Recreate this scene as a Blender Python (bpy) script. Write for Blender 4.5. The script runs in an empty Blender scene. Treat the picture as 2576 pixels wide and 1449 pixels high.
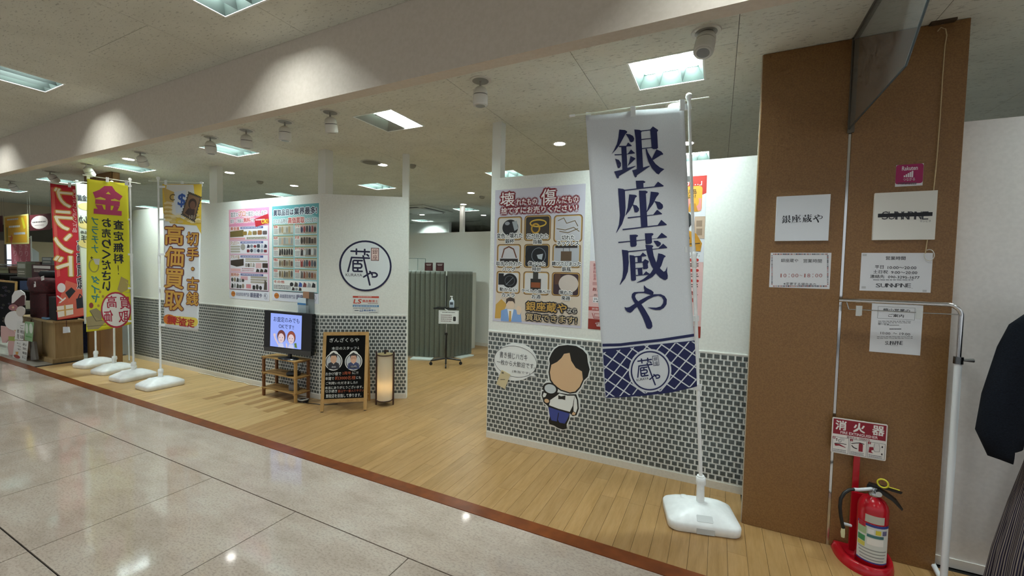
import bpy, bmesh, math, random
from mathutils import Vector, Matrix
from mathutils.geometry import tessellate_polygon
random.seed(7)
SC = bpy.context.scene
COL = SC.collection

# ------------------------------------------------------------------ camera
EYE = Vector((0, 0, 1.565)); FPX = 1049.71
YAW, PITCH, ROLL = math.radians(-26.2005), math.radians(2.3976), math.radians(1.2855)
_f = Vector((math.sin(YAW), math.cos(YAW), 0)); _r = Vector((math.cos(YAW), -math.sin(YAW), 0)); _u = Vector((0, 0, 1))
FWD = _f * math.cos(PITCH) - _u * math.sin(PITCH)
_u2 = _u * math.cos(PITCH) + _f * math.sin(PITCH)
RGT = _r * math.cos(ROLL) + _u2 * math.sin(ROLL)
UPV = _u2 * math.cos(ROLL) - _r * math.sin(ROLL)
cd = bpy.data.cameras.new('camera'); cam = bpy.data.objects.new('camera', cd); COL.objects.link(cam)
cd.sensor_width = 36; cd.lens = FPX / 2576 * 36; cd.clip_end = 200; cd.clip_start = 0.02
cam.matrix_world = Matrix(((RGT.x, UPV.x, -FWD.x, EYE.x), (RGT.y, UPV.y, -FWD.y, EYE.y), (RGT.z, UPV.z, -FWD.z, EYE.z), (0, 0, 0, 1)))
SC.camera = cam

# ------------------------------------------------------------------ world and exposure
w = bpy.data.worlds.new('world'); SC.world = w; w.use_nodes = True
w.node_tree.nodes['Background'].inputs[0].default_value = (0.90, 0.96, 1.0, 1)
w.node_tree.nodes['Background'].inputs[1].default_value = 0.36
SC.view_settings.view_transform = 'Standard'; SC.view_settings.look = 'None'
SC.view_settings.gamma = 1.0; SC.view_settings.use_curve_mapping = False
SC.view_settings.exposure = 0.98
CY = SC.cycles; CY.max_bounces = 6; CY.diffuse_bounces = 4; CY.glossy_bounces = 3; CY.transmission_bounces = 4; CY.transparent_max_bounces = 8
CY.caustics_reflective = False; CY.caustics_refractive = False; CY.use_light_tree = False; CY.adaptive_threshold = 0.04; CY.adaptive_min_samples = 12; CY.sample_clamp_indirect = 8.0
LAMP = (0.82, 0.985, 0.97)          # colour of the fluorescent lamps
L_SHOP, L_HALL, L_DOWN = 80.0, 38.0, 20.0

# ------------------------------------------------------------------ where a picture point lies in the room
def ray(x, y):
    return RGT * ((x - 1288) / FPX) - UPV * ((y - 724.5) / FPX) + FWD
def at(x, y, d):
    return EYE + ray(x, y) * d
def onz(x, y, z=0.0):
    r = ray(x, y); return EYE + r * ((z - EYE.z) / r.z)
def ony(x, y, Y):
    r = ray(x, y); return EYE + r * (Y / r.y)
class Frame:
    """A plane with metric axes u (right), v (up) and n (towards the viewer)."""
    def __init__(s, o, u, v=(0, 0, 1)):
        s.o = Vector(o); s.u = Vector(u).normalized(); v = Vector(v)
        s.v = (v - s.u * v.dot(s.u)).normalized(); s.n = s.u.cross(s.v)
    def pt(s, a, b, c=0.0):
        return s.o + s.u * a + s.v * b + s.n * c
    def pix(s, x, y):
        r = ray(x, y); p = EYE + r * ((s.o - EYE).dot(s.n) / r.dot(s.n)) - s.o
        return p.dot(s.u), p.dot(s.v)

# ------------------------------------------------------------------ materials
def lin(h):
    h = h.lstrip('#'); out = []
    for i in (0, 2, 4):
        c = int(h[i:i + 2], 16) / 255
        out.append(c / 12.92 if c <= 0.04045 else ((c + 0.055) / 1.055) ** 2.4)
    return (*out, 1.0)
_M = {}
def M(h, rough=0.55, metal=0.0, em=0.0, alpha=1.0, trans=0.0, spec=0.5):
    k = (h, rough, metal, em, alpha, trans, spec)
    if k in _M: return _M[k]
    m = bpy.data.materials.new('paint_' + h.lstrip('#')); m.use_nodes = True
    b = m.node_tree.nodes['Principled BSDF']
    b.inputs['Base Color'].default_value = lin(h); b.inputs['Roughness'].default_value = rough
    b.inputs['Metallic'].default_value = metal; b.inputs['Alpha'].default_value = alpha
    b.inputs['Transmission Weight'].default_value = trans; b.inputs['Specular IOR Level'].default_value = spec
    if em:
        m.cycles.emission_sampling = 'NONE'
        b.inputs['Emission Color'].default_value = lin(h); b.inputs['Emission Strength'].default_value = em
        b.inputs['Base Color'].default_value = (0.01, 0.01, 0.01, 1)
    _M[k] = m
    return m
def nmat(name, rough=0.5, spec=0.5):
    m = bpy.data.materials.new(name); m.use_nodes = True
    b = m.node_tree.nodes['Principled BSDF']; b.inputs['Roughness'].default_value = rough
    b.inputs['Specular IOR Level'].default_value = spec
    return m, m.node_tree.nodes, m.node_tree.links, b
def noise(N, L, scale, detail=4, mapping=(1, 1, 1), coord='Object', rough=0.55):
    tc = N.new('ShaderNodeTexCoord'); mp = N.new('ShaderNodeMapping'); mp.inputs['Scale'].default_value = mapping
    if coord == 'World':
        g = N.new('ShaderNodeNewGeometry'); L.new(g.outputs['Position'], mp.inputs[0])
    else:
        L.new(tc.outputs[coord], mp.inputs[0])
    n = N.new('ShaderNodeTexNoise'); n.inputs['Scale'].default_value = scale; n.inputs['Detail'].default_value = detail
    n.inputs['Roughness'].default_value = rough
    L.new(mp.outputs[0], n.inputs['Vector']); return n
def ramp(N, L, src, stops):
    r = N.new('ShaderNodeValToRGB'); e = r.color_ramp.elements
    while len(e) < len(stops): e.new(0.5)
    for i, (p, c) in enumerate(stops):
        e[i].position = p; e[i].color = lin(c) if isinstance(c, str) else (c, c, c, 1)
    L.new(src, r.inputs[0]); return r
def bump(N, L, b, src, strength, dist=0.002):
    bp = N.new('ShaderNodeBump'); bp.inputs['Strength'].default_value = strength; bp.inputs['Distance'].default_value = dist
    L.new(src, bp.inputs['Height']); L.new(bp.outputs[0], b.inputs['Normal'])
def mix(N, L, a, c, fac, mode='MULTIPLY'):
    x = N.new('ShaderNodeMix'); x.data_type = 'RGBA'; x.blend_type = mode
    if isinstance(fac, (int, float)): x.inputs[0].default_value = fac
    else: L.new(fac, x.inputs[0])
    for s, i in ((a, 6), (c, 7)):
        if isinstance(s, tuple): x.inputs[i].default_value = s
        else: L.new(s, x.inputs[i])
    return x.outputs[2]

def speckled(name, h1, h2, scale, rough, mapping=(1, 1, 1), b_str=0.0, coord='World', spec=0.5, detail=2):
    m, N, L, b = nmat(name, rough, spec); n = noise(N, L, scale, detail, mapping, coord)
    r = ramp(N, L, n.outputs['Fac'], [(0.35, h1), (0.65, h2)]); L.new(r.outputs[0], b.inputs['Base Color'])
    if b_str: bump(N, L, b, n.outputs['Fac'], b_str)
    return m
MW = speckled('white_wall_paint', '#dcded8', '#e3e5df', 60, 0.6)
MWB = speckled('baseboard_vinyl', '#d3cfc4', '#dbd7cc', 50, 0.45)
MPILLAR = speckled('brown_leather_cladding', '#7d5a34', '#8d683d', 130, 0.42, b_str=0.3)
MGROUT = speckled('light_grout', '#dde0db', '#e8eae6', 80, 0.6)
MTILE = speckled('charcoal_mosaic', '#4b5150', '#606665', 35, 0.35)
MSTRIP = speckled('red_brown_sill', '#69320c', '#7d3f14', 9, 0.3)
MBEAM = speckled('beam_paint', '#c6bcae', '#ccc2b5', 40, 0.65)
MPLASTIC = speckled('white_plastic', '#e6e9e9', '#eef1f1', 20, 0.35)
MCHROME = M('#cfcfcf', 0.12, 1.0)
MBLACK = M('#0c0c0e', 0.35)

def stone():
    m, N, L, b = nmat('polished_stone', 0.075, 0.5)
    n1 = noise(N, L, 2.2, 4, (1, 2.2, 1), 'World', 0.65); n2 = noise(N, L, 55, 3, (1, 1.8, 1), 'World', 0.7)
    c1 = ramp(N, L, n1.outputs['Fac'], [(0.3, '#ad9d90'), (0.5, '#bcac9f'), (0.72, '#c4b8ac')])
    c2 = ramp(N, L, n2.outputs['Fac'], [(0.36, 0.55), (0.52, 1.0)])
    oi = N.new('ShaderNodeObjectInfo'); r3 = ramp(N, L, oi.outputs['Random'], [(0.0, 0.93), (1.0, 1.0)])
    x = mix(N, L, c1.outputs[0], c2.outputs[0], 0.55); x = mix(N, L, x, r3.outputs[0], 1.0)
    L.new(x, b.inputs['Base Color'])
    n3 = noise(N, L, 3.5, 0, (1, 1, 1), 'World'); bump(N, L, b, n3.outputs['Fac'], 0.06, 0.02)
    return m
MSTONE = stone()
def wood(name, h1, h2, h3, stretch=(9, 1, 9), rough=0.34, per_object=0.14):
    m, N, L, b = nmat(name, rough, 0.4)
    n1 = noise(N, L, 3.0, 3, stretch, 'World', 0.6); n2 = noise(N, L, 40, 2, (stretch[0] / 3, stretch[1] / 3, stretch[2] / 3), 'World')
    c = ramp(N, L, n1.outputs['Fac'], [(0.28, h1), (0.5, h2), (0.75, h3)])
    g = ramp(N, L, n2.outputs['Fac'], [(0.3, 0.86), (0.6, 1.0)])
    x = mix(N, L, c.outputs[0], g.outputs[0], 0.6)
    oi = N.new('ShaderNodeObjectInfo'); r3 = ramp(N, L, oi.outputs['Random'], [(0.0, 1 - per_object), (1.0, 1.0)])
    x = mix(N, L, x, r3.outputs[0], 1.0); L.new(x, b.inputs['Base Color'])
    return m
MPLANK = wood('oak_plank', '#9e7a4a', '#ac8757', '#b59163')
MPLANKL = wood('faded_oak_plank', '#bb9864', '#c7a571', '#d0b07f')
MPINE = wood('pine', '#a8824a', '#bb945a', '#c8a46c', (9, 9, 1.2), 0.45)
MPINEH = wood('pine_shelf', '#9a7642', '#b18a52', '#bd985f', (1.2, 9, 9), 0.45)
MCOUNTER = wood('counter_laminate', '#9d8358', '#a98e62', '#b39a6d', (6, 6, 0.8), 0.4, 0.05)

def ceil_mat():
    m, N, L, b = nmat('fissured_ceiling_board', 0.9, 0.2)
    n = noise(N, L, 75, 3, (0.32, 1.0, 1), 'World', 0.7); n2 = noise(N, L, 5, 1, (0.6, 1, 1), 'World')
    r = ramp(N, L, n.outputs['Fac'], [(0.36, 0.42), (0.42, 1.0)])
    r2 = ramp(N, L, n2.outputs['Fac'], [(0.3, '#cfd0c6'), (0.7, '#d7d8ce')])
    L.new(mix(N, L, r2.outputs[0], r.outputs[0], 0.6), b.inputs['Base Color'])
    return m
MCEIL = ceil_mat()

# ------------------------------------------------------------------ meshes
class MB:
    """Collects shapes with material slots; build() links them as one mesh object."""
    def __init__(s): s.v = []; s.f = []; s.mi = []; s.mats = []; s.sm = []
    def slot(s, m):
        if m not in s.mats: s.mats.append(m)
        return s.mats.index(m)
    def add(s, vs, fs, m, smooth=False):
        o = len(s.v); s.v += [tuple(p) for p in vs]; k = s.slot(m)
        for f in fs: s.f.append([i + o for i in f]); s.mi.append(k); s.sm.append(smooth)
        return s
    def box(s, lo, hi, m, X=None):
        (a, b, c), (d, e, f) = lo, hi
        vs = [Vector(p) for p in ((a, b, c), (d, b, c), (d, e, c), (a, e, c), (a, b, f), (d, b, f), (d, e, f), (a, e, f))]
        if X: vs = [X @ p for p in vs]
        return s.add(vs, [(0, 3, 2, 1), (4, 5, 6, 7), (0, 1, 5, 4), (1, 2, 6, 5), (2, 3, 7, 6), (3, 0, 4, 7)], m)
    def tube(s, path, r, m, n=10, cap=True, smooth=True):
        path = [Vector(p) for p in path]; rs = r if isinstance(r, (list, tuple)) else [r] * len(path)
        vs = []; up = None
        for i, p in enumerate(path):
            t = (path[min(i + 1, len(path) - 1)] - path[max(i - 1, 0)]).normalized()
            if up is None: up = t.orthogonal().normalized()
            up = (up - t * up.dot(t))
            up = up.normalized() if up.length > 1e-6 else t.orthogonal().normalized()
            sd = t.cross(up)
            for k in range(n):
                a = 2 * math.pi * k / n; vs.append(p + (up * math.cos(a) + sd * math.sin(a)) * rs[i])
        fs = [(i * n + k, i * n + (k + 1) % n, (i + 1) * n + (k + 1) % n, (i + 1) * n + k) for i in range(len(path) - 1) for k in range(n)]
        s.add(vs, fs, m, smooth)
        if cap:
            s.add(vs[:n], [tuple(reversed(range(n)))], m); s.add(vs[-n:], [tuple(range(n))], m)
        return s
    def lathe(s, prof, m, n=24, X=None, smooth=True):
        """prof: (radius, height) from bottom to top."""
        vs = []
        for r, z in prof:
            for k in range(n):
                a = 2 * math.pi * k / n; vs.append(Vector((r * math.cos(a), r * math.sin(a), z)))
        if X: vs = [X @ p for p in vs]
        fs = [(i * n + k, i * n + (k + 1) % n, (i + 1) * n + (k + 1) % n, (i + 1) * n + k) for i in range(len(prof) - 1) for k in range(n)]
        s.add(vs, fs, m, smooth)
        if prof[0][0] > 1e-4: s.add(vs[:n], [tuple(reversed(range(n)))], m)
        if prof[-1][0] > 1e-4: s.add(vs[-n:], [tuple(range(n))], m)
        return s
    def loft(s, rings, m, smooth=True, cap=True):
        n = len(rings[0]); vs = [p for r in rings for p in r]
        fs = [(i * n + k, i * n + (k + 1) % n, (i + 1) * n + (k + 1) % n, (i + 1) * n + k) for i in range(len(rings) - 1) for k in range(n)]
        s.add(vs, fs, m, smooth)
        if cap: s.add(rings[0], [tuple(reversed(range(n)))], m); s.add(rings[-1], [tuple(range(n))], m)
        return s
    def prism(s, fr, poly, c0, c1, m, me=None):
        """Outline poly (u,v) on a frame, thickened from c0 to c1 along its normal."""
        n = len(poly)
        if sum(poly[i][0] * poly[(i + 1) % n][1] - poly[(i + 1) % n][0] * poly[i][1] for i in range(n)) < 0: poly = poly[::-1]
        A = [fr.pt(a, b, c0) for a, b in poly]; B = [fr.pt(a, b, c1) for a, b in poly]
        tr = tessellate_polygon([[Vector((a, b, 0)) for a, b in poly]])
        tr = [t if (Vector(poly[t[1]]) - Vector(poly[t[0]])).cross(Vector(poly[t[2]]) - Vector(poly[t[0]])) > 0 else t[::-1] for t in tr]
        s.add(B, tr, m); s.add(A, [t[::-1] for t in tr], m)
        s.add(A + B, [(i, (i + 1) % n, n + (i + 1) % n, n + i) for i in range(n)], me or m)
        return s
    def mesh(s, name):
        me = bpy.data.meshes.new(name); me.from_pydata(s.v, [], s.f)
        for m in s.mats: me.materials.append(m)
        me.polygons.foreach_set('material_index', s.mi); me.polygons.foreach_set('use_smooth', s.sm)
        me.update(); return me
    def build(s, name, parent=None):
        o = bpy.data.objects.new(name, s.mesh(name)); COL.objects.link(o)
        if parent is not None: adopt(o, parent)
        return o
def adopt(o, parent):
    o.parent = parent; o.matrix_parent_inverse = parent_world(parent).inverted()
def parent_world(p):
    m = p.matrix_basis.copy()
    return (parent_world(p.parent) @ p.matrix_parent_inverse @ m) if p.parent else m
def tag(o, label=None, cat=None, group=None, kind=None):
    if label: o['label'] = label
    if cat: o['category'] = cat
    if group: o['group'] = group
    if kind: o['kind'] = kind
    return o
def thing(name, label, cat, loc=(0, 0, 0), group=None):
    o = bpy.data.objects.new(name, None); COL.objects.link(o); o.location = loc; o.empty_display_size = 0.1
    return tag(o, label, cat, group)
def struct(o): o['kind'] = 'structure'; return o
def bevel(o, w=0.004, seg=2):
    b = o.modifiers.new('soft_edge', 'BEVEL'); b.width = w; b.segments = seg; b.limit_method = 'ANGLE'; b.angle_limit = 0.7
    return o
def copy_tree(o, parent=None):
    c = o.copy(); COL.objects.link(c); c.parent = parent
    for ch in o.children: copy_tree(ch, c)
    return c

# ------------------------------------------------------------------ flat print
_G = {}
def glyphs(body, bold=0.0):
    """Flat mesh of a line of writing: (verts, faces, bounds)."""
    k = (body, bold)
    if k in _G: return _G[k]
    c = bpy.data.curves.new('type', 'FONT'); c.body = body; c.offset = bold; c.resolution_u = 2
    o = bpy.data.objects.new('type', c)
    me = bpy.data.meshes.new_from_object(o)
    vs = [(v.co.x, v.co.y) for v in me.vertices]; fs = [tuple(p.vertices) for p in me.polygons]
    bpy.data.objects.remove(o); bpy.data.curves.remove(c); bpy.data.meshes.remove(me)
    if vs:
        bb = (min(a for a, _ in vs), min(b for _, b in vs), max(a for a, _ in vs), max(b for _, b in vs))
    else: bb = (0, 0, 1, 1)
    _G[k] = (vs, fs, bb); return _G[k]
def clip_poly(poly, clip):
    """Sutherland-Hodgman against a convex counter-clockwise outline."""
    for i in range(len(clip)):
        ax, ay = clip[i]; bx, by = clip[(i + 1) % len(clip)]; out = []
        sd = lambda p: (bx - ax) * (p[1] - ay) - (by - ay) * (p[0] - ax)
        for j in range(len(poly)):
            p, q = poly[j - 1], poly[j]; sp, sq = sd(p), sd(q)
            if (sp >= 0) != (sq >= 0):
                t = sp / (sp - sq); out.append((p[0] + (q[0] - p[0]) * t, p[1] + (q[1] - p[1]) * t))
            if sq >= 0: out.append(q)
        poly = out
        if len(poly) < 3: return []
    return poly
LAY = 0.0005
class Art:
    """Flat print on a frame. Positions come as points of an enlarged detail (x0, y0, scale) of the picture, or directly as (u, v)."""
    def __init__(s, fr, crop=None, base=0.0, warp=None, em=0.0, area=None):
        s.fr = fr; s.crop = crop; s.area = area; s.base = base; s.warp = warp; s.em = em; s.mb = MB(); s.cnt = 0
    def P(s, x, y):
        if s.area: u0, v0, u1, v1 = s.area; return u0 + x * (u1 - u0), v1 - y * (v1 - v0)
        if s.crop is None: return x, y
        x0, y0, k = s.crop; return s.fr.pix(x0 + x * k, y0 + y * k)
    def mat(s, c):
        if not isinstance(c, str): return c
        return M(c, 0.5, em=s.em) if s.em else M(c, 0.5)
    def put(s, vs, fs, c, l):
        s.cnt += 1; l += (s.cnt % 12) * 0.016
        if s.warp and len(fs):
            bm = bmesh.new(); bv = [bm.verts.new((a, b, 0)) for a, b in vs]
            for f in fs:
                try: bm.faces.new([bv[i] for i in f])
                except ValueError: pass
            for ax in (0, 1):
                lo = min(p[ax] for p in vs); hi = max(p[ax] for p in vs); st = 0.05; k = math.floor(lo / st) + 1
                while k * st < hi:
                    co = [0, 0, 0]; co[ax] = k * st; no = [0, 0, 0]; no[ax] = 1
                    bmesh.ops.bisect_plane(bm, geom=bm.verts[:] + bm.edges[:] + bm.faces[:], plane_co=co, plane_no=no); k += 1
            bm.verts.index_update(); V = [(v.co.x, v.co.y) for v in bm.verts]; Fs = [[v.index for v in f.verts] for f in bm.faces]
            bm.free(); s.mb.add([s.fr.pt(a, b, s.base + s.warp(a, b) + l * LAY * 3) for a, b in V], Fs, s.mat(c)); return
        s.mb.add([s.fr.pt(a, b, s.base + l * LAY) for a, b in vs], fs, s.mat(c))
    def poly(s, pts, c, l=1, uv=False):
        q = list(pts) if uv else [s.P(*p) for p in pts]
        ar = sum(q[i - 1][0] * q[i][1] - q[i][0] * q[i - 1][1] for i in range(len(q)))
        if ar < 0: q = q[::-1]
        if len(q) > 4:
            tr = tessellate_polygon([[Vector((a, b, 0)) for a, b in q]])
            tr = [t if (Vector(q[t[1]]) - Vector(q[t[0]])).cross(Vector(q[t[2]]) - Vector(q[t[0]])) > 0 else tuple(t)[::-1] for t in tr]
        else: tr = [tuple(range(len(q)))]
        s.put(q, tr, c, l)
    def box(s, x0, y0, x1, y1):
        a, b = s.P(x0, y0); d, e = s.P(x1, y1); return min(a, d), min(b, e), max(a, d), max(b, e)
    def rect(s, x0, y0, x1, y1, c, l=1):
        a, b, d, e = s.box(x0, y0, x1, y1); s.put([(a, b), (d, b), (d, e), (a, e)], [(0, 1, 2, 3)], c, l)
    def rrect(s, x0, y0, x1, y1, r, c, l=1):
        a, b, d, e = s.box(x0, y0, x1, y1); r *= min(d - a, e - b); q = []
        for cx, cy, t in ((d - r, e - r, 0), (a + r, e - r, 90), (a + r, b + r, 180), (d - r, b + r, 270)):
            q += [(cx + r * math.cos(math.radians(t + k)), cy + r * math.sin(math.radians(t + k))) for k in (0, 30, 60, 90)]
        s.put(q, [tuple(range(len(q)))], c, l)
    def oval(s, x0, y0, x1, y1, c, l=1, n=28):
        a, b, d, e = s.box(x0, y0, x1, y1)
        q = [((a + d) / 2 + (d - a) / 2 * math.cos(2 * math.pi * k / n), (b + e) / 2 + (e - b) / 2 * math.sin(2 * math.pi * k / n)) for k in range(n)]
        s.put(q, [tuple(range(n))], c, l)
    def ring(s, x0, y0, x1, y1, wd, c, l=1, n=40):
        a, b, d, e = s.box(x0, y0, x1, y1); cx, cy, rx, ry = (a + d) / 2, (b + e) / 2, (d - a) / 2, (e - b) / 2
        o = [(cx + rx * math.cos(2 * math.pi * k / n), cy + ry * math.sin(2 * math.pi * k / n)) for k in range(n)]
        i = [(cx + (rx - wd) * math.cos(2 * math.pi * k / n), cy + (ry - wd) * math.sin(2 * math.pi * k / n)) for k in range(n)]
        s.put(o + i, [(k, (k + 1) % n, n + (k + 1) % n, n + k) for k in range(n)], c, l)
    def frame(s, x0, y0, x1, y1, wd, c, l=1):
        a, b, d, e = s.box(x0, y0, x1, y1)
        o = [(a, b), (d, b), (d, e), (a, e)]; i = [(a + wd, b + wd), (d - wd, b + wd), (d - wd, e - wd), (a + wd, e - wd)]
        s.put(o + i, [(k, (k + 1) % 4, 4 + (k + 1) % 4, 4 + k) for k in range(4)], c, l)
    def line(s, pts, wd, c, l=1, uv=False, cap=True):
        """Round-ended stroke of width wd (metres)."""
        q = [Vector(p) if uv else Vector(s.P(*p)) for p in pts]; h = wd / 2
        for p, r in zip(q, q[1:]):
            d = r - p
            if d.length < 1e-6: continue
            d = d.normalized() * h; nn = Vector((-d.y, d.x))
            s.put([tuple(p + nn), tuple(p - nn), tuple(r - nn), tuple(r + nn)], [(0, 1, 2, 3)], c, l)
        if cap:
            for p in q:
                s.put([(p.x + h * math.cos(k * math.pi / 5), p.y + h * math.sin(k * math.pi / 5)) for k in range(10)], [tuple(range(10))], c, l)
    def text(s, body, x0, y0, x1, y1, c, l=2, bold=0.0, halo=None, mirror=False, slant=0.0, square=False):
        """A line of writing stretched into the box; halo = (colour, width)."""
        vs, fs, (a, b, d, e) = glyphs(body); A, B, D, E_ = s.box(x0, y0, x1, y1)
        ex = bold * 0.8 * (E_ - B) / max(e - b, 1e-6); A += ex; B += ex; D -= ex; E_ -= ex
        kx = (D - A) / max(d - a, 1e-6); ky = (E_ - B) / max(e - b, 1e-6)
        q = []
        for px, py in vs:
            X = (px - a) * kx; Y = (py - b) * ky
            if mirror: X = (D - A) - X
            q.append((A + X + slant * Y, B + Y))
        if mirror: fs = [f[::-1] for f in fs]
        if halo:
            hc, hw = halo; hw += ex
            for k in range(8):
                dx, dy = hw * math.cos(k * math.pi / 4), hw * math.sin(k * math.pi / 4)
                s.put([(u + dx, v + dy) for u, v in q], fs, hc, l - 0.5)
        s.put(q, fs, c, l)
        if ex > 1e-4:
            for k in range(4): s.put([(u + ex * math.cos(k * math.pi / 2 + 0.785), v + ex * math.sin(k * math.pi / 2 + 0.785)) for u, v in q], fs, c, l)
    def vtext(s, body, x0, y0, x1, y1, c, l=2, fill=0.9, **kw):
        """Writing set downwards, one cell per character, between two corner points."""
        n = len(body); h = (y1 - y0) / n; rot = {'ー': 1}
        for i, ch in enumerate(body):
            if ch in ' 　': continue
            g = h * (1 - fill) / 2; p = 0.0; w_ = x1 - x0
            p = {'!': 0.42, '・': 0.38, 'っ': 0.2, 'ッ': 0.2, 'い': 0.05}.get(ch, 0) * w_; e = h * 0.36 if ch == '・' else 0
            s.text(ch, x0 + p, y0 + i * h + g + e, x1 - p, y0 + (i + 1) * h - g - e, c, l, **kw)
    def greek(s, x0, y0, x1, y1, n, c, l=2, wd=None, rnd=None):
        """Lines of print too small to read: dashes of differing length."""
        rnd = rnd or random
        hh = (y1 - y0) / n
        for i in range(n):
            x = x0; ya = y0 + i * hh + hh * 0.25; yb = y0 + i * hh + hh * 0.72
            while x < x1 - (x1 - x0) * 0.04:
                e = min(x1, x + (x1 - x0) * rnd.uniform(0.04, 0.16))
                s.rect(x, ya, e, yb, c, l); x = e + (x1 - x0) * 0.018
    def done(s, name, parent):
        return s.mb.build(name, parent) if s.mb.v else None
def sheet(fr, poly, th, m, me=None, name='sheet', parent=None):
    return MB().prism(fr, poly, 0.0, th, m, me).build(name, parent)
def px_poly(fr, crop, pts):
    x0, y0, k = crop; return [fr.pix(x0 + x * k, y0 + y * k) for x, y in pts]

# ================================================================== the setting
YW = 3.366            # shop front partition
YP = 2.971            # pillar face
ZC, ZH = 2.904, 3.2   # shop and hall ceilings
WALL = Frame((0, YW, 0), (1, 0, 0)); PIL = Frame((0, YP, 0), (1, 0, 0))
DC = Vector((-4.15, YW, 0)); DE = Vector((-3.305, 3.903, 0))
DIA = Frame(DC, DE - DC); DLEN = (DE - DC).length
X180 = Matrix.Rotation(math.pi, 4, 'X')

# ---- floor
fl = struct(MB().box((-30, -9, -0.30), (9, 16, -0.008), M('#14110e', 0.9)).build('floor'))
def inst(name, me, loc, parent, sc=None):
    o = bpy.data.objects.new(name, me); COL.objects.link(o); o.parent = parent; o.location = loc
    if sc: o.scale = sc
    return o
T = 0.9115; tile_me = MB().box((-T / 2 + 0.003, -T / 2 + 0.0038, -0.008), (T / 2 - 0.003, T / 2 - 0.0038, 0), MSTONE).mesh('stone_tile')
for i in range(-15, 7):
    for j in range(-5, 2):
        inst('stone_tile', tile_me, (-1.44 + T * (i + 0.5), 0.823 + T * (j - 0.5 + 0.0), 0), fl)
MB().box((-30, 1.738, -0.008), (9, 2.248, 0), MSTONE).build('border_tile', fl)
MB().box((-30, -9, -0.008), (-1.44 - 15 * T - 0.002, 1.7325, 0), MSTONE).build('tile_field', fl)
MB().box((-30, 2.352, -0.008), (-8.97, 16, 0), speckled('grey_floor', '#9a968b', '#a5a196', 14, 0.4)).build('grey_floor_field', fl)
struct(MB().box((-30, 2.25, -0.006), (9, 2.35, 0.003), MSTRIP).build('trim_1'))
PW = 0.0985; planks = []
rp = random.Random(3)
for c in range(-92, 30):
    x0 = 0.0094 + c * PW; xc = x0 + PW / 2
    if x0 < -8.95: continue
    ends = 7.4 if -6.6 < xc < -1.2 else 3.40
    if xc > 0.17: ends = 3.02
    y = 2.352; ln = rp.uniform(0.25, 1.1)
    zig = -5.45 < xc < -3.95
    if zig: ln = rp.uniform(0.22, 0.62) + (xc + 5.45) * 0.12
    while y < ends - 0.02:
        y2 = min(ends, y + ln)
        if ends - y2 < 0.12: y2 = ends
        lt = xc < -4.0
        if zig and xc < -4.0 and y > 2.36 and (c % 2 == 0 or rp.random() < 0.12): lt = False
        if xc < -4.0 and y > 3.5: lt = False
        planks.append((x0, y, y2, lt)); y = y2; ln = 0.92
planks.sort(key=lambda p: (p[0] + 0.05) ** 2 + (p[1] * 0.5 + p[2] * 0.5) ** 2 + (3 if p[1] > 3.4 else 0))
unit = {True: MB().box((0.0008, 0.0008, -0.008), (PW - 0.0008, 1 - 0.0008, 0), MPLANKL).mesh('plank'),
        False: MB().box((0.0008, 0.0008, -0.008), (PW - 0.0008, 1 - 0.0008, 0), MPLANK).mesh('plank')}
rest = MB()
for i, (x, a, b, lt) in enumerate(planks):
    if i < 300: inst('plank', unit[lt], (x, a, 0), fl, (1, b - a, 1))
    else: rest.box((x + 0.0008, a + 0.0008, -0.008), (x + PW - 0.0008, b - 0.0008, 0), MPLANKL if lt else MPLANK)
rest.build('distant_planks', fl)['kind'] = 'stuff'

# ---- partition walls with a mosaic dado
GX, GZ, TW, TH = 0.0470, 0.0405, 0.0350, 0.0297
def mosaic(wall, fr, s0, s1, keep, c0):
    cells = []; rows = 23
    for r in range(rows + 1):
        zt = 0.989 - r * GZ; zb = max(zt - TH, 0.058)
        if zt - zb < 0.004: continue
        x = s0 + 0.008 + (GX / 2 if r % 2 else 0) - GX
        while x < s1:
            a, b = max(x, s0 + 0.006), min(x + TW, s1 - 0.006)
            if b - a > 0.004: cells.append((a, b, zb, zt))
            x += GX
    cells.sort(key=lambda q: (fr.pt((q[0] + q[1]) / 2, (q[2] + q[3]) / 2) - EYE).length)
    me = MB().prism(fr0, [(-TW / 2, -TH / 2), (TW / 2, -TH / 2), (TW / 2, TH / 2), (-TW / 2, TH / 2)], 0, 0.0025, MTILE).mesh('mosaic_tile')
    R = Matrix((fr.u, fr.v, fr.n)).transposed().to_4x4(); mb = MB(); k = 0
    for a, b, zb, zt in cells:
        full = b - a > TW * 0.98 and zt - zb > TH * 0.98
        if full and k < keep:
            o = bpy.data.objects.new('mosaic_tile', me); COL.objects.link(o); o.parent = wall; k += 1
            o.matrix_local = Matrix.Translation(fr.pt((a + b) / 2, (zb + zt) / 2, c0)) @ R
        else: mb.prism(fr, [(a, zb), (b, zb), (b, zt), (a, zt)], c0, c0 + 0.0025, MTILE)
    mb.build('small_mosaic', wall)['kind'] = 'stuff'
fr0 = Frame((0, 0, 0), (1, 0, 0), (0, 1, 0))
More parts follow.
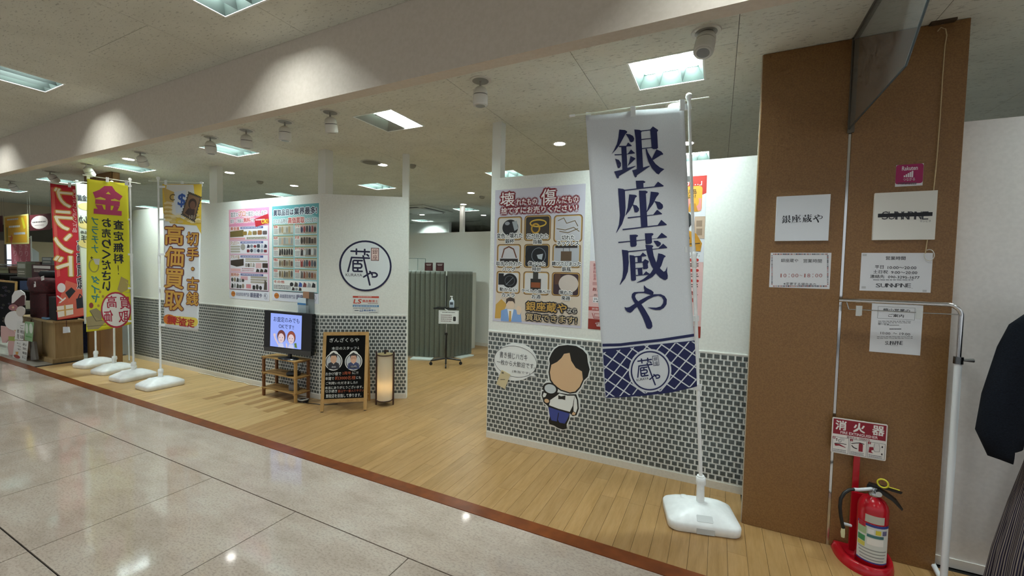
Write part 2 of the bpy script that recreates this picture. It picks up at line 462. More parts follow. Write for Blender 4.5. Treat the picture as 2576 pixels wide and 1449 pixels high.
def partition(name, fr, s0, s1, keep, back=-0.075):
    w_ = MB().prism(fr, [(s0, 0), (s1, 0), (s1, 2.40), (s0, 2.40)], back, 0, MW).build(name); struct(w_)
    MB().prism(fr, [(s0, 0.05), (s1, 0.05), (s1, 0.998), (s0, 0.998)], 0, 0.003, MGROUT).build('dado_sheet', w_)
    MB().prism(fr, [(s0, 0.998), (s1, 0.998), (s1, 1.008), (s0, 1.008)], 0, 0.006, M('#e6e8e2', 0.4)).build('dado_rail', w_)
    MB().prism(fr, [(s0, 0), (s1, 0), (s1, 0.056), (s0, 0.056)], 0, 0.007, MWB).build('skirting', w_)
    mosaic(w_, fr, s0, s1, keep, 0.003); return w_
partition('wall_right', WALL, -1.889, 0.27, 300)
partition('wall_left', WALL, -8.52, -4.15, 60)
struct(MB().box((-9.3, 3.40, 0), (-8.52, 3.44, 2.40), MW).build('wall_return'))
partition('wall_diagonal', DIA, 0, DLEN, 300)
def post(x0, x1, y0, y1, nm):
    struct(MB().box((x0, y0, 2.40), (x1, y1, ZC), M('#dadbd4', 0.55)).build(nm))
post(-1.889, -1.80, YW, YW + 0.09, 'trim_2'); post(-4.19, -4.07, YW + 0.005, YW + 0.11, 'trim_3'); post(-6.36, -6.18, YW, YW + 0.075, 'trim_4')
struct(MB().prism(DIA, [(DLEN - 0.075, 2.40), (DLEN, 2.40), (DLEN, ZC), (DLEN - 0.075, ZC)], -0.075, 0, M('#dadbd4', 0.55)).build('trim_5'))
# wall inside the shop, its posts and the wall further behind
bw = struct(MB().box((-13, 7.4, 0), (3, 7.48, 2.345), MW).build('wall_back'))
MB().box((-13, 7.39, 0), (3, 7.40, 0.07), MWB).build('skirting', bw)
struct(MB().box((-4.90, 7.4, 2.345), (-4.82, 7.48, ZC), M('#dadbd4', 0.55)).build('trim_6'))
struct(MB().box((-13, 9.9, 0), (-6.9, 10.0, ZC), MW).build('wall_far'))
struct(MB().box((-13, 12.5, 0), (4, 12.6, ZC), M('#a8a18c', 0.7)).build('wall_rear'))
# brown clad pillars
def pillar(name, x0, x1, seam, y1, trim=True):
    p = struct(MB().box((x0 + 0.01, YP + 0.012, 0), (x1, y1, ZC), M('#6b4a2a', 0.6)).build(name))
    for a, b in ((x0, seam - 0.007), (seam + 0.007, x1)):
        bevel(MB().box((a, YP, 0), (b, YP + 0.02, ZC - 0.002), MPILLAR).build('cladding_panel', p), 0.003)
    MB().box((x0 + 0.002, YP + 0.02, 0), (x0 + 0.012, y1, ZC - 0.002), MPILLAR).build('cladding_panel', p)
    MB().box((x1 - 0.002, YP + 0.021, 0), (x1 + 0.006, y1, ZC - 0.002), MPILLAR).build('cladding_panel', p)
    MB().box((seam - 0.006, YP + 0.004, 0), (seam + 0.006, YP + 0.014, ZC - 0.002), MCHROME).build('seam_strip', p)
    if trim: MB().box((x0 - 0.004, YP + 0.012, 0), (x0 + 0.003, YP + 0.028, ZC - 0.002), M('#c9bfae', 0.4)).build('edge_strip', p)
    return p
pillar('pillar', 0.195, 1.105, 0.637, 3.10)
pillar('pillar', -9.05, -8.16, -8.6, 3.075)
ww = struct(MB().box((1.11, 3.065, 0), (5.0, 3.14, 2.405), speckled('warm_white_wall', '#e2dedb', '#e8e4e1', 50, 0.6)).build('wall_garments'))
MB().box((1.11, 3.058, 0), (5.0, 3.065, 0.05), M('#e8e4de', 0.5)).build('skirting', ww)
# hanging beam between hall and shop
bm_ = struct(MB().box((-30, 2.06, 2.73), (9, 2.15, ZH + 0.15), MBEAM).build('beam'))

# ---- ceilings of single boards, with openings for the lamps
TRS = [(-0.35, 2.97), (-2.75, 2.97), (-5.19, 2.97), (-7.56, 2.97), (-9.98, 2.97), (-12.4, 2.97), (2.05, 2.97),
       (-0.35, 5.24), (-2.71, 5.24), (-5.10, 5.24), (-7.47, 5.24), (-9.9, 5.24), (-5.1, 7.95), (-7.47, 9.4), (-5.1, 10.3), (-2.7, 7.95), (2.05, 5.24), (-12.4, 5.24)]  # last entry is an added, hidden lamp that brightens the far left shop
TRH = [(-5.72, 1.47), (-2.77, 1.47), (0.18, 1.47), (3.13, 1.47), (-8.67, 1.47), (-11.6, 1.47),
       (-5.72, -1.6), (-2.77, -1.6), (0.18, -1.6), (3.13, -1.6), (-8.67, -1.6)]
HT = 0.225
def minus(rects, h):
    out = []
    for a, b, c, d in rects:
        e, f, g, i = max(a, h[0]), max(b, h[1]), min(c, h[2]), min(d, h[3])
        if e >= g or f >= i: out.append((a, b, c, d)); continue
        for q in ((a, b, c, f), (a, i, c, d), (a, f, e, i), (g, f, c, i)):
            if q[2] - q[0] > 1e-4 and q[3] - q[1] > 1e-4: out.append(q)
    return out
def boards(name, z, X0, X1, Y0, Y1, holes, phase):
    back = struct(MB().box((X0, Y0, z + 0.16), (X1, Y1, z + 0.2), M('#2f2e2a', 0.9)).build(name))
    n = 0; k0 = math.floor((X0 - 0.05) / 0.91)
    for k in range(k0, math.ceil((X1 - 0.05) / 0.91)):
        xa = max(X0, 0.05 + 0.91 * k); xb = min(X1, 0.05 + 0.91 * (k + 1)); y = Y0 - (0.91 if k % 2 else 0.0) + phase
        while y < Y1:
            ya, yb = max(y, Y0), min(y + 1.82, Y1); y += 1.82
            if xb - xa < 0.02 or yb - ya < 0.02: continue
            rs = [(xa + 0.0014, ya + 0.0012, xb - 0.0014, yb - 0.0015)]
            for hx, hy in holes: rs = minus(rs, (hx - HT, hy - HT, hx + HT, hy + HT))
            mb = MB()
            for a, b, c, d in rs: mb.box((a, b, z), (c, d, z + 0.012), MCEIL)
            if rs: mb.build('ceiling_board', back)
boards('ceiling_shop', ZC, -14.5, 5.05, 2.15, 12.6, TRS, -0.3)
boards('ceiling_hall', ZH, -14.5, 5.05, -4.5, 2.06, TRH, -0.35)
struct(MB().box((-30, 2.15, ZC), (-14.5, 12.6, ZC + 0.2), MCEIL).build('ceiling_far'))
struct(MB().box((-30, -9, ZH), (-14.5, 2.06, ZH + 0.2), MCEIL).build('ceiling_far'))

# ---- recessed square lamps
def em_mat(name, c, s):
    m = bpy.data.materials.new(name); m.use_nodes = True; b = m.node_tree.nodes['Principled BSDF']
    b.inputs['Base Color'].default_value = (*c, 1); b.inputs['Emission Color'].default_value = (*c, 1); b.inputs['Emission Strength'].default_value = s
    return m
MLS = em_mat('shop_lamp', LAMP, L_SHOP); MLH = em_mat('hall_lamp', (0.92, 0.985, 0.98), L_HALL); MLD = em_mat('downlight_lamp', (1.0, 0.97, 0.93), L_DOWN)
def troffer(mlamp, half=False, dirx=True):
    t = thing('ceiling_lamp', '', 'lamp'); h = HT
    rim = MB()
    for a, b, c, d in ((-h, -h, h, -h + 0.012), (-h, h - 0.012, h, h), (-h, -h + 0.012, -h + 0.012, h - 0.012), (h - 0.012, -h + 0.012, h, h - 0.012)):
        rim.box((a, b, -0.004), (c, d, 0.006), M('#e8ece8', 0.4))
    rim.build('rim', t)
    i = h - 0.012; j = i - 0.045; pan = MB()
    lo = [(-i, -i, 0), (i, -i, 0), (i, i, 0), (-i, i, 0)]; hi = [(-j, -j, 0.1), (j, -j, 0.1), (j, j, 0.1), (-j, j, 0.1)]
    pan.add(lo + hi, [(0, 4, 5, 1), (1, 5, 6, 2), (2, 6, 7, 3), (3, 7, 4, 0), (4, 7, 6, 5)], M('#a3a69f' if half else '#38433f', 0.5)); pan.build('reflector', t)
    for k in ((0,) if half else (-1, 1)):
        x = k * 0.075; b = MB()
        q = [(x - 0.024, 0.075), (x + 0.024, 0.075), (x, 0.004)]
        b.add([(a, y, z) for y in (-i, i) for a, z in q], [(0, 1, 2), (5, 4, 3), (1, 4, 5, 2), (0, 2, 5, 3), (0, 3, 4, 1)], M('#8f928b' if half else '#2c3532', 0.5)); b.build('louvre', t)
    if half:
        MB().box((-0.01, -j, 0.0), (0.01, j, 0.09), M('#8d8d86', 0.6)).build('divider', t)
        MB().add([(0.02, -j, 0.08), (0.02, j, 0.08), (j, j, 0.08), (j, -j, 0.08)], [(0, 1, 2, 3)], mlamp).build('lamp_panel', t)
    else: MB().add([(-j, -j, 0.08), (-j, j, 0.08), (j, j, 0.08), (j, -j, 0.08)], [(0, 1, 2, 3)], mlamp).build('lamp_panel', t)
    return t
def place_lamps(proto, spots, z, labels, group, half=None):
    for k, (x, y) in enumerate(spots):
        o = proto if k == 0 else copy_tree(proto)
        o.location = (x, y, z); tag(o, labels[k] if k < len(labels) else labels[-1], 'lamp', group)
LB = ['square louvred ceiling lamp above the navy and white banner', 'x',
      'square louvred ceiling lamp behind two spotlights over the left partition', 'square louvred ceiling lamp above the yellow banner',
      'square ceiling lamp above the red banner', 'bright ceiling lamp at the left picture edge above the shop counter', 'square ceiling lamp over the mannequin corner',
      'square lamp partly seen over the right partition beside the banner pole', 'square lamp beyond the tall post of the right partition',
      'square lamp seen over the round logo wall', 'square lamp peeping over the teal poster wall', 'square lamp over the rear left of the shop',
      'square lamp just beside the rear post above the shop screens', 'square lamp low over the bright rear wall', 'square lamp at the very back of the shop', 'square lamp over the rear right of the shop', 'square lamp behind the white wall of the mannequin corner', 'added unseen lamp brightening the neighbouring shop behind the counter']
sp = [p for k, p in enumerate(TRS) if k != 1]; lb = [p for k, p in enumerate(LB) if k != 1]
place_lamps(troffer(MLS), sp, ZC, lb, 'square shop ceiling lamps')
hl = troffer(MLS, True); hl.location = (-2.75, 2.97, ZC); tag(hl, 'half lit ceiling lamp with a dark left half near the beam', 'lamp', 'square shop ceiling lamps')
place_lamps(troffer(MLH), TRH, ZH, ['square hall lamp at the left picture edge above the hanging beam', 'square hall lamp cut by the top picture edge'] + ['square hall lamp outside the picture behind the viewer'], 'square hall ceiling lamps')

# ---- swivel spotlights along the beam
def spot():
    t = thing('spotlight', '', 'spotlight')
    MB().lathe([(0.075, -0.006), (0.078, 0.0)], M('#c9c7bf', 0.4), 32).build('plate', t)
    MB().lathe([(0.058, -0.0065), (0.058, -0.004)], M('#8c8a83', 0.5), 32).build('socket', t)
    MB().tube([(0, 0, -0.006), (0, 0, -0.05)], 0.008, M('#a9a79f', 0.4), 8).build('stem', t)
    hd = thing('x', '', ''); hd.name = 'head'
    for k in ('label', 'category'):
        if k in hd: del hd[k]
    hd.parent = t; hd.location = (0, 0, -0.045)
    W_ = M('#dcdcd6', 0.38)
    MB().lathe([(0.052, -0.055), (0.050, -0.03), (0.040, -0.012), (0.022, 0.0), (0.008, 0.004)], W_, 28).build('dome', hd)
    MB().lathe([(0.049, -0.060), (0.049, -0.055)], M('#2b2b29', 0.5), 28).build('groove', hd)
    MB().lathe([(0.046, -0.128), (0.053, -0.122), (0.053, -0.060)], W_, 28).build('barrel', hd)
    MB().lathe([(0.036, -0.131), (0.047, -0.131), (0.047, -0.127)], M('#c8c8c2', 0.3), 28).build('rim', hd)
    MB().lathe([(0.034, -0.1315), (0.034, -0.130)], M('#8a8c8c', 0.15), 28).build('lens', hd)
    return t
SP = [(-0.11, 2.575, 20, 160, 'largest swivel spotlight overlapping the bright lamp by the brown pillar'),
      (-1.56, 2.59, 3, 0, 'swivel spotlight hanging alone above the shop entrance'),
      (-3.07, 2.59, 14, 20, 'swivel spotlight beside the half lit ceiling lamp'),
      (-3.67, 2.59, 4, 30, 'swivel spotlight second left of the half lit lamp'),
      (-4.27, 2.60, 8, 40, 'swivel spotlight right of the one overlapping a lamp'),
      (-4.87, 2.59, 3, 0, 'swivel spotlight overlapping the lamp over the left partition'),
      (-6.37, 2.60, 38, 40, 'strongly tilted spotlight right of the yellow banner'),
      (-7.87, 2.61, 36, 30, 'tilted spotlight just above the yellow banner'),
      (-9.1, 2.61, 40, 20, 'dim tilted spotlight above the red banner'),
      (-10.9, 2.65, 35, 20, 'far dim spotlight at the left picture edge')]
pr = spot()
for k, (x, y, tl, az, lb_) in enumerate(SP):
    o = pr if k == 0 else copy_tree(pr)
    o.location = (x, y, ZC); tag(o, lb_, 'spotlight', 'swivel spotlights along the beam')
    h_ = [c for c in o.children if c.name.startswith('head')][0]
    h_.rotation_euler = Matrix.Rotation(math.radians(az), 3, 'Z').to_euler(); h_.rotation_euler.rotate_axis('X', math.radians(tl))
# ---- small round downlights and other ceiling fittings
def downlight():
    t = thing('downlight', '', 'lamp')
    MB().lathe([(0.075, -0.004), (0.080, 0.0)], M('#e4e4de', 0.4), 24).build('trim_ring', t)
    MB().add([(0.058 * math.cos(math.pi * k / 6), -0.058 * math.sin(math.pi * k / 6), -0.0045) for k in range(12)], [tuple(range(12))], MLD).build('lamp_disc', t)
    return t
DL = [(-6.46, 3.69, 'small round downlight above the left partition'), (-6.42, 4.70, 'round downlight just above the teal poster wall'),
      (-3.97, 4.17, 'round downlight touching the grey ceiling speaker'), (-3.92, 6.26, 'round downlight in the middle of the shop entrance'),
      (-1.54, 4.18, 'round downlight right of the tall white post'), (-6.66, 8.37, 'round downlight under the air conditioner'),
      (-5.2, 8.9, 'round downlight hidden by the right partition edge'), (-6.94, 2.71, 'round downlight beside the strongly tilted spotlight'),
      (-0.33, 4.65, 'round downlight behind the banner pole'), (-0.35, 3.58, 'round downlight behind the top of the banner bar'),
      (-4.75, 7.3, 'round downlight right of the rear post')]
pr = downlight()
for k, (x, y, lb_) in enumerate(DL):
    o = pr if k == 0 else copy_tree(pr)
    o.location = (x, y, ZC); tag(o, lb_, 'lamp', 'round downlights')
t = thing('ceiling_speaker', 'flat round grey ceiling speaker above the logo wall', 'speaker', (-4.02, 4.02, ZC))
a = MB().lathe([(0.10, -0.008), (0.115, -0.002), (0.118, 0)], M('#77756d', 0.6), 32); a.v = [(x + t.location.x, y + t.location.y, z + ZC) for x, y, z in a.v]; a.build('grille', t)
a = MB().lathe([(0.112, -0.006), (0.13, -0.003), (0.132, 0)], M('#a9a79f', 0.6), 32); a.v = [(x + t.location.x, y + t.location.y, z + ZC) for x, y, z in a.v]; a.build('rim', t)
for (px, py, lb_) in ((654, 456, 'smoke detector above the teal poster wall'), (1037, 415, 'smoke detector right of the logo wall post'), (1213, 494, 'faint smoke detector over the shop entrance')):
    p = onz(px, py, ZC); d = MB().lathe([(0.022, -0.045), (0.04, -0.03), (0.05, -0.012), (0.05, 0)], M('#8d8b80', 0.6), 20)
    d.v = [(x + p.x, y + p.y, z + ZC) for x, y, z in d.v]; tag(d.build('smoke_detector'), lb_, 'detector', 'smoke detectors')
# air conditioner cassette
c0 = Vector((-6.15, 7.6, ZC)); ac = thing('air_conditioner', 'square white ceiling air conditioner above the grey screens', 'air conditioner', c0)
q = 0.56; m_ = MB().box((c0.x - q, c0.y - q, ZC - 0.035), (c0.x + q, c0.y + q, ZC), M('#c8c8be', 0.5)); bevel(m_.build('housing', ac), 0.02)
MB().box((c0.x - 0.36, c0.y - 0.36, ZC - 0.05), (c0.x + 0.36, c0.y + 0.36, ZC - 0.036), M('#d8dcd4', 0.4)).build('grille', ac)
for dx, dy, sx, sy in ((0, -0.46, 0.36, 0.035), (0, 0.46, 0.36, 0.035), (-0.46, 0, 0.035, 0.36), (0.46, 0, 0.035, 0.36)):
    MB().box((c0.x + dx - sx, c0.y + dy - sy, ZC - 0.039), (c0.x + dx + sx, c0.y + dy + sy, ZC - 0.0355), M('#1d1d1a', 0.6)).build('vent_slot', ac)
    ov = 0.045; ux, uy = (1 if dx else 0), (1 if dy else 0)
    MB().box((c0.x + dx * 0.9 - sx * (1 if not dx else 0.25), c0.y + dy * 0.9 - sy * (1 if not dy else 0.25), ZC - 0.048), (c0.x + dx * 0.9 + sx * (1 if not dx else 0.25), c0.y + dy * 0.9 + sy * (1 if not dy else 0.25), ZC - 0.039), M('#e2e4de', 0.4)).build('flap', ac)
# smoke screen glass hanging by the pillar
GF = Frame((0.632, 0, 0), (0, -1, 0))
def glass_mat():
    m, N, L, b = nmat('smoke_glass', 0.04, 0.5)
    b.inputs['Base Color'].default_value = lin('#7c8282'); b.inputs['Transmission Weight'].default_value = 0.0; b.inputs['Alpha'].default_value = 0.42
    return m
MGLASS = glass_mat()
gl = thing('smoke_screen', 'grey see-through glass smoke screen hanging from the ceiling by the brown pillar', 'smoke screen', (0.637, 2.5, 2.4))
gp = [(-2.955, 2.40), (-2.17, 2.40), (-1.93, 2.61), (-1.93, 2.725), (-2.155, 2.725), (-2.155, 2.90), (-2.955, 2.90)]
MB().prism(GF, gp, 0.001, 0.007, MGLASS, M('#3f5757', 0.2)).build('pane', gl)
ed = MB()
for a, b in zip(gp[:3], gp[1:4]): ed.tube([GF.pt(*a, 0.004), GF.pt(*b, 0.004)], 0.0045, M('#47555a', 0.25), 6)
ed.build('edge', gl)
MB().box((0.622, 2.955, 2.38), (0.652, 2.970, 2.90), M('#5d5648', 0.4)).build('wall_channel', gl)
MB().box((0.624, 2.155, 2.885), (0.648, 2.955, 2.903), M('#4d4a45', 0.4)).build('ceiling_channel', gl)

# ================================================================== traced lettering
K1 = (1520, 300, 180 / 932)
MIN = {'銀': [[(192,140),(265,146),(294,165),(290,182),(272,195),(240,255),(190,345),(150,400),(92,460),(120,410),(160,330),(180,240)],
 [(272,195),(330,203),(370,225),(384,260),(375,295),(350,308),(330,300),(310,255)], [(188,352),(280,352),(305,308),(352,350),(350,357),(188,370)],
 [(217,366),(282,363),(296,642),(232,667)], [(128,462),(300,455),(342,400),(392,445),(390,452),(300,464),(132,476)],
 [(135,518),(185,535),(213,575),(213,615),(195,640),(172,638),(160,600),(150,560)], [(335,484),(398,515),(395,525),(380,540),(296,618),(320,560)],
 [(125,684),(232,660),(296,638),(402,612),(400,620),(187,745),(186,768),(172,776),(160,765)], [(385,140),(450,145),(485,160),(472,182),(496,642),(420,670),(400,250)],
 [(470,155),(594,140),(594,150),(478,166)], [(592,140),(628,98),(700,145),(683,172),(693,380),(675,395),(630,397),(610,385)],
 [(474,265),(604,252),(604,262),(474,277)], [(480,385),(614,370),(614,381),(482,396)], [(357,672),(420,655),(496,636),(580,612),(582,622),(418,735),(415,755),(400,764),(388,750)],
 [(672,398),(735,425),(762,455),(755,468),(735,470),(625,540),(608,525)], [(528,393),(545,393),(560,440),(610,525),(660,590),(720,635),(777,655),(730,690),(700,725),(670,712),(610,645),(565,560),(540,470)]],
'座': [[(404,805),(500,805),(527,820),(522,832),(500,840),(505,907),(415,914)], [(262,920),(640,880),(690,818),(768,870),(760,880),(265,934)],
 [(177,902),(240,908),(270,922),(268,945),(278,1150),(272,1250),(235,1365),(160,1482),(157,1478),(195,1370),(207,1250)],
 [(322,980),(400,988),(423,1002),(415,1015),(400,1025),(375,1110),(330,1190),(282,1250),(278,1246),(305,1150)], [(370,1112),(420,1125),(450,1165),(448,1195),(425,1215),(395,1212),(385,1170)],
 [(445,933),(530,935),(558,950),(552,965),(533,972),(560,1397),(480,1410)], [(596,948),(690,958),(705,972),(695,990),(670,1020),(630,1105),(560,1200),(548,1213),(545,1205),(580,1090)],
 [(645,1070),(715,1082),(755,1115),(760,1150),(740,1175),(705,1178),(685,1160),(670,1110)], [(305,1276),(630,1245),(680,1182),(748,1232),(745,1240),(310,1292)],
 [(240,1428),(690,1380),(738,1312),(813,1372),(808,1380),(245,1443)]],
'蔵': [[(284,158),(365,155),(392,165),(385,180),(368,190),(375,290),(360,310),(310,316),(296,305)], [(474,140),(570,138),(586,150),(580,162),(562,175),(568,260),(550,275),(500,283),(488,275)],
 [(132,250),(630,205),(692,133),(765,185),(760,195),(140,264)], [(585,238),(640,238),(680,262),(682,285),(660,310),(635,312),(620,290)], [(262,370),(650,335),(712,275),(767,322),(762,332),(265,384)],
 [(183,352),(255,360),(280,375),(268,392),(275,520),(262,640),(225,730),(155,812),(152,806),(190,715),(202,600),(195,450)], [(285,420),(340,428),(355,440),(368,745),(345,758),(315,758),(305,745)],
 [(348,437),(420,430),(452,388),(500,430),(495,437),(350,450)], [(385,438),(440,434),(440,512),(390,517)], [(355,517),(455,505),(480,474),(530,502),(527,515),(515,540),(522,590),(505,603),(460,607),(452,520),(357,528)],
 [(358,592),(458,583),(458,594),(358,604)], [(388,598),(445,592),(452,680),(397,686)], [(366,682),(460,676),(493,633),(540,668),(520,680),(368,694)],
 [(484,290),(560,293),(585,303),(580,318),(570,325),(590,430),(625,530),(680,605),(720,640),(742,630),(768,570),(765,640),(775,690),(772,730),(745,748),(720,745),(670,715),(610,650),(560,560),(520,450),(498,360)],
 [(648,400),(700,410),(747,435),(740,448),(725,455),(690,560),(640,640),(570,710),(480,760),(375,785),(380,778),(460,735),(550,660),(610,560),(635,480)]],
'や': [[(468,813),(500,850),(560,880),(588,905),(585,935),(565,948),(530,935),(470,918),(400,918),(365,930),(355,965),(370,1000),(400,1030),(440,1070),(480,1130),(530,1220),(565,1300),(572,1350),(555,1378),(525,1385),(500,1372),(480,1310),(450,1230),(410,1150),(370,1080),(330,1020),(308,970),(315,930),(345,905),(400,902),(470,900),(475,880),(466,850)],
 [(212,1098),(240,1108),(280,1100),(340,1062),(420,1010),(520,955),(600,932),(680,932),(730,955),(760,1000),(755,1060),(720,1110),(670,1138),(610,1138),(560,1125),(512,1103),(560,1105),(620,1107),(680,1090),(710,1050),(715,1010),(695,970),(650,952),(590,965),(520,1000),(430,1065),(350,1120),(320,1155),(290,1175),(255,1165),(225,1135)]]}
for k in ('蔵', 'や'): MIN[k] = [[(x + 10 / K1[2], y + 260 / K1[2]) for x, y in p] for p in MIN[k]]
def mincho(art, chars, x0, y0, x1, y1, c, l=2):
    """The traced serif letters set in a row inside a box."""
    A, B, D, E_ = art.box(x0, y0, x1, y1); n = len(chars); cw = (D - A) / n
    for i, ch in enumerate(chars):
        xs = [p[0] for q in MIN[ch] for p in q]; ys = [p[1] for q in MIN[ch] for p in q]
        for q in MIN[ch]:
            art.poly([(A + i * cw + cw * (0.04 + 0.92 * (x - min(xs)) / (max(xs) - min(xs))), E_ - (E_ - B) * (y - min(ys)) / (max(ys) - min(ys))) for x, y in q], c, l, uv=True)
LOGO = [[(418,413),(865,420)], [(547,362),(547,485)], [(750,365),(750,490)], [(805,485),(845,523)], [(435,568),(865,574)], [(432,565),(345,908)], [(713,522),(882,1228)],
 [(690,638),(490,638),(468,660),(468,880),(490,900),(690,900)], [(582,640),(582,718)], [(490,718),(650,718),(678,745),(678,790),(650,818),(490,818)], [(582,818),(582,900)],
 [(730,1035),(830,970),(880,940),(940,930),(1010,930),(1050,955),(1062,985),(1045,1015),(1010,1030),(945,1030)], [(880,900),(920,940),(940,985)]]
def logo(art, cu, cv, R, ink='#14163e', paper='#dfe6e8', seal='#5a2620', sealbg='#e7cfc8', l=1, words=True):
    n = 48
    if paper: art.put([(cu + R * 0.97 * math.cos(2 * math.pi * k / n), cv + R * 0.97 * math.sin(2 * math.pi * k / n)) for k in range(n)], [tuple(range(n))], paper, l)
    o = [(cu + R * math.cos(2 * math.pi * k / n), cv + R * math.sin(2 * math.pi * k / n)) for k in range(n)]
    i = [(cu + R * 0.93 * math.cos(2 * math.pi * k / n), cv + R * 0.93 * math.sin(2 * math.pi * k / n)) for k in range(n)]
    art.put(o + i, [(k, (k + 1) % n, n + (k + 1) % n, n + k) for k in range(n)], ink, l + 1)
    f = lambda x, y: (cu + R * (x - 773) / 645, cv - R * (y - 765) / 622)
    for p in LOGO: art.line([f(*q) for q in p], R * 0.066, ink, l + 1, uv=True)
    cr, art.crop = art.crop, None
    if words: art.text('KURAYA', *f(290, 955), *f(692, 1028), '#2d3038', l + 1)
    art.rect(*f(905, 320), *f(1100, 632), seal, l + 1); art.rect(*f(920, 335), *f(1085, 617), sealbg, l + 1.5)
    art.text('銀', *f(940, 355), *f(1065, 478), seal, l + 2); art.text('座', *f(942, 495), *f(1067, 612), seal, l + 2)
    art.crop = cr
NAVY = '#141d52'; INK = '#16161f'

# ================================================================== poster of broken goods
C6 = (1220, 440, 280 / 1014)
def rect_uv(fr, crop, tl, br):
    (x0, y0), (x1, y1) = px_poly(fr, crop, [tl, br]); return [(x0, y1), (x1, y1), (x1, y0), (x0, y0)]
po = thing('poster', 'large poster with nine gold framed pictures of broken goods on the right partition', 'poster', WALL.pt(-1.5, 1.2))
sheet(WALL, rect_uv(WALL, C6, (95, 140), (880, 1398)), 0.0012, M('#c9c7d4', 0.25), parent=po)
A = Art(WALL, C6, 0.0013)
A.rect(112, 420, 868, 1375, '#d2c4b2', 0.5); A.poly([(90,1305),(140,1305),(200,1180),(150,1130),(100,1180)], '#c79e4b', 0.8)
DR = ('#7d1420', 0.016)
A.text('壊', 145, 165, 268, 285, '#f2efef', 4, 0.01, DR); A.text('れたもの', 288, 222, 474, 268, '#f4f1f1', 4, 0.02, DR)
A.text('傷', 515, 132, 645, 275, '#f2efef', 4, 0.01, DR); A.text('んだもの', 650, 203, 850, 250, '#f4f1f1', 4, 0.02, DR)
A.text('捨てずにお売りください!', 150, 300, 838, 328, '#f4f1f1', 4, 0.02, DR)
PX = [(118,385,335,595),(362,372,598,600),(630,368,885,612),(113,632,325,850),(358,630,588,850),(618,630,868,850),(108,875,318,1085),(352,878,582,1100),(612,885,862,1112)]
LT = [('変色・壊れた','銀杯'),('石が外れた','指輪'),('切れた','ネックレス'),('取手の外れた','バッグ'),('傷ついた','時計'),('錆びてしまった','鉄瓶'),('動かない','カメラ'),('ラベルの傷んだ','お酒'),('壊れた','楽器')]
BG = ['#c6c3c0','#3a332d','#bdbcc2','#c8c6ca','#20232b','#aeb0b6','#d0d0d2','#cfcdcb','#3b2a30']
for i, ((a, b, c, d), (s1, s2)) in enumerate(zip(PX, LT)):
    A.rrect(a, b, c, d, 0.12, '#6e4a22', 1); A.rrect(a + 6, b + 6, c - 6, d - 6, 0.11, '#c09b5a', 1.5); A.rrect(a + 13, b + 13, c - 13, d - 13, 0.1, BG[i], 2)
    W_ = c - a; H_ = d - b; f = lambda x, y: (a + W_ * x, b + H_ * y)
    if i == 0: A.oval(*f(.2, .12), *f(.85, .8), '#17171c', 2.5); A.oval(*f(.3, .2), *f(.5, .35), '#8f9097', 3); A.poly([f(.6, .2), f(.8, .15), f(.85, .5), f(.7, .6)], '#9aa0a6', 3)
    if i == 1: A.ring(*f(.2, .15), *f(.85, .45), 0.012, '#c9a43a', 3); A.ring(*f(.25, .3), *f(.6, .72), 0.014, '#b98f2c', 3.2)
    if i == 2:
        for q in ([(.15, .2), (.35, .1), (.45, .3), (.75, .2), (.85, .4)], [(.1, .5), (.4, .55), (.7, .45), (.9, .6)], [(.2, .6), (.5, .65), (.85, .5)]): A.line([f(*p) for p in q], 0.006, '#6f5a35', 3)
    if i == 3: A.line([f(.2, .55), f(.3, .2), f(.5, .1), f(.7, .2), f(.82, .55)], 0.012, '#6b3f2a', 3); A.rect(*f(.12, .6), *f(.88, .9), '#241d1c', 2.5)
    if i == 4: A.oval(*f(.05, .1), *f(.8, .95), '#0d0f14', 2.5); A.ring(*f(.3, .15), *f(.85, .8), 0.004, '#8f98a3', 3); A.poly([f(.5, .45), f(.75, .4), f(.7, .65), f(.55, .6)], '#aeb6bd', 3.2)
    if i == 5: A.rect(*f(.3, .3), *f(.68, .7), '#5e4a36', 3); A.rect(*f(.1, .06), *f(.9, .16), '#2b2523', 3); A.line([f(.38, .3), f(.4, .12), f(.6, .12), f(.62, .3)], 0.004, '#333', 3.2) if False else A.line([f(.38, .3), f(.4, .12), f(.6, .12), f(.62, .3)], 0.004, '#333333', 3.2)
    if i == 6: A.oval(*f(.25, .1), *f(.88, .75), '#121214', 2.5); A.ring(*f(.35, .2), *f(.78, .65), 0.005, '#5b6068', 3); A.rect(*f(.08, .1), *f(.3, .6), '#1a1a1d', 2.6); A.line([f(.4, .6), f(.7, .3)], 0.004, '#9aa4ae', 3.3)
    if i == 7: A.rect(*f(.28, .3), *f(.68, .9), '#2b2a25', 2.5); A.rect(*f(.38, .02), *f(.58, .32), '#3a3a34', 2.6); A.rect(*f(.3, .45), *f(.66, .68), '#8a4a24', 3)
    if i == 8: A.oval(*f(.25, .1), *f(.95, .85), '#c9bdb4', 2.5); A.rect(*f(.1, .05), *f(.3, .5), '#5a3d2e', 2.4)
    wd1 = min(0.5, 0.13 * len(s1) + 0.03) if len(s1) > 4 else 0.3; wd2 = 0.12 * len(s2) / 1.3
    cx = (a + c) / 2; k1 = 39 * len(s1) / 2 * (1.0 if len(s1) < 7 else 0.97); k2 = 40 * len(s2) / 2
    A.text(s1, cx - k1, d - 62, cx + k1, d - 20, INK, 5, 0.025, ('#eef0ee', 0.006)); A.text(s2, cx - k2, d - 12, cx + k2, d + 30, INK, 5, 0.025, ('#eef0ee', 0.006))
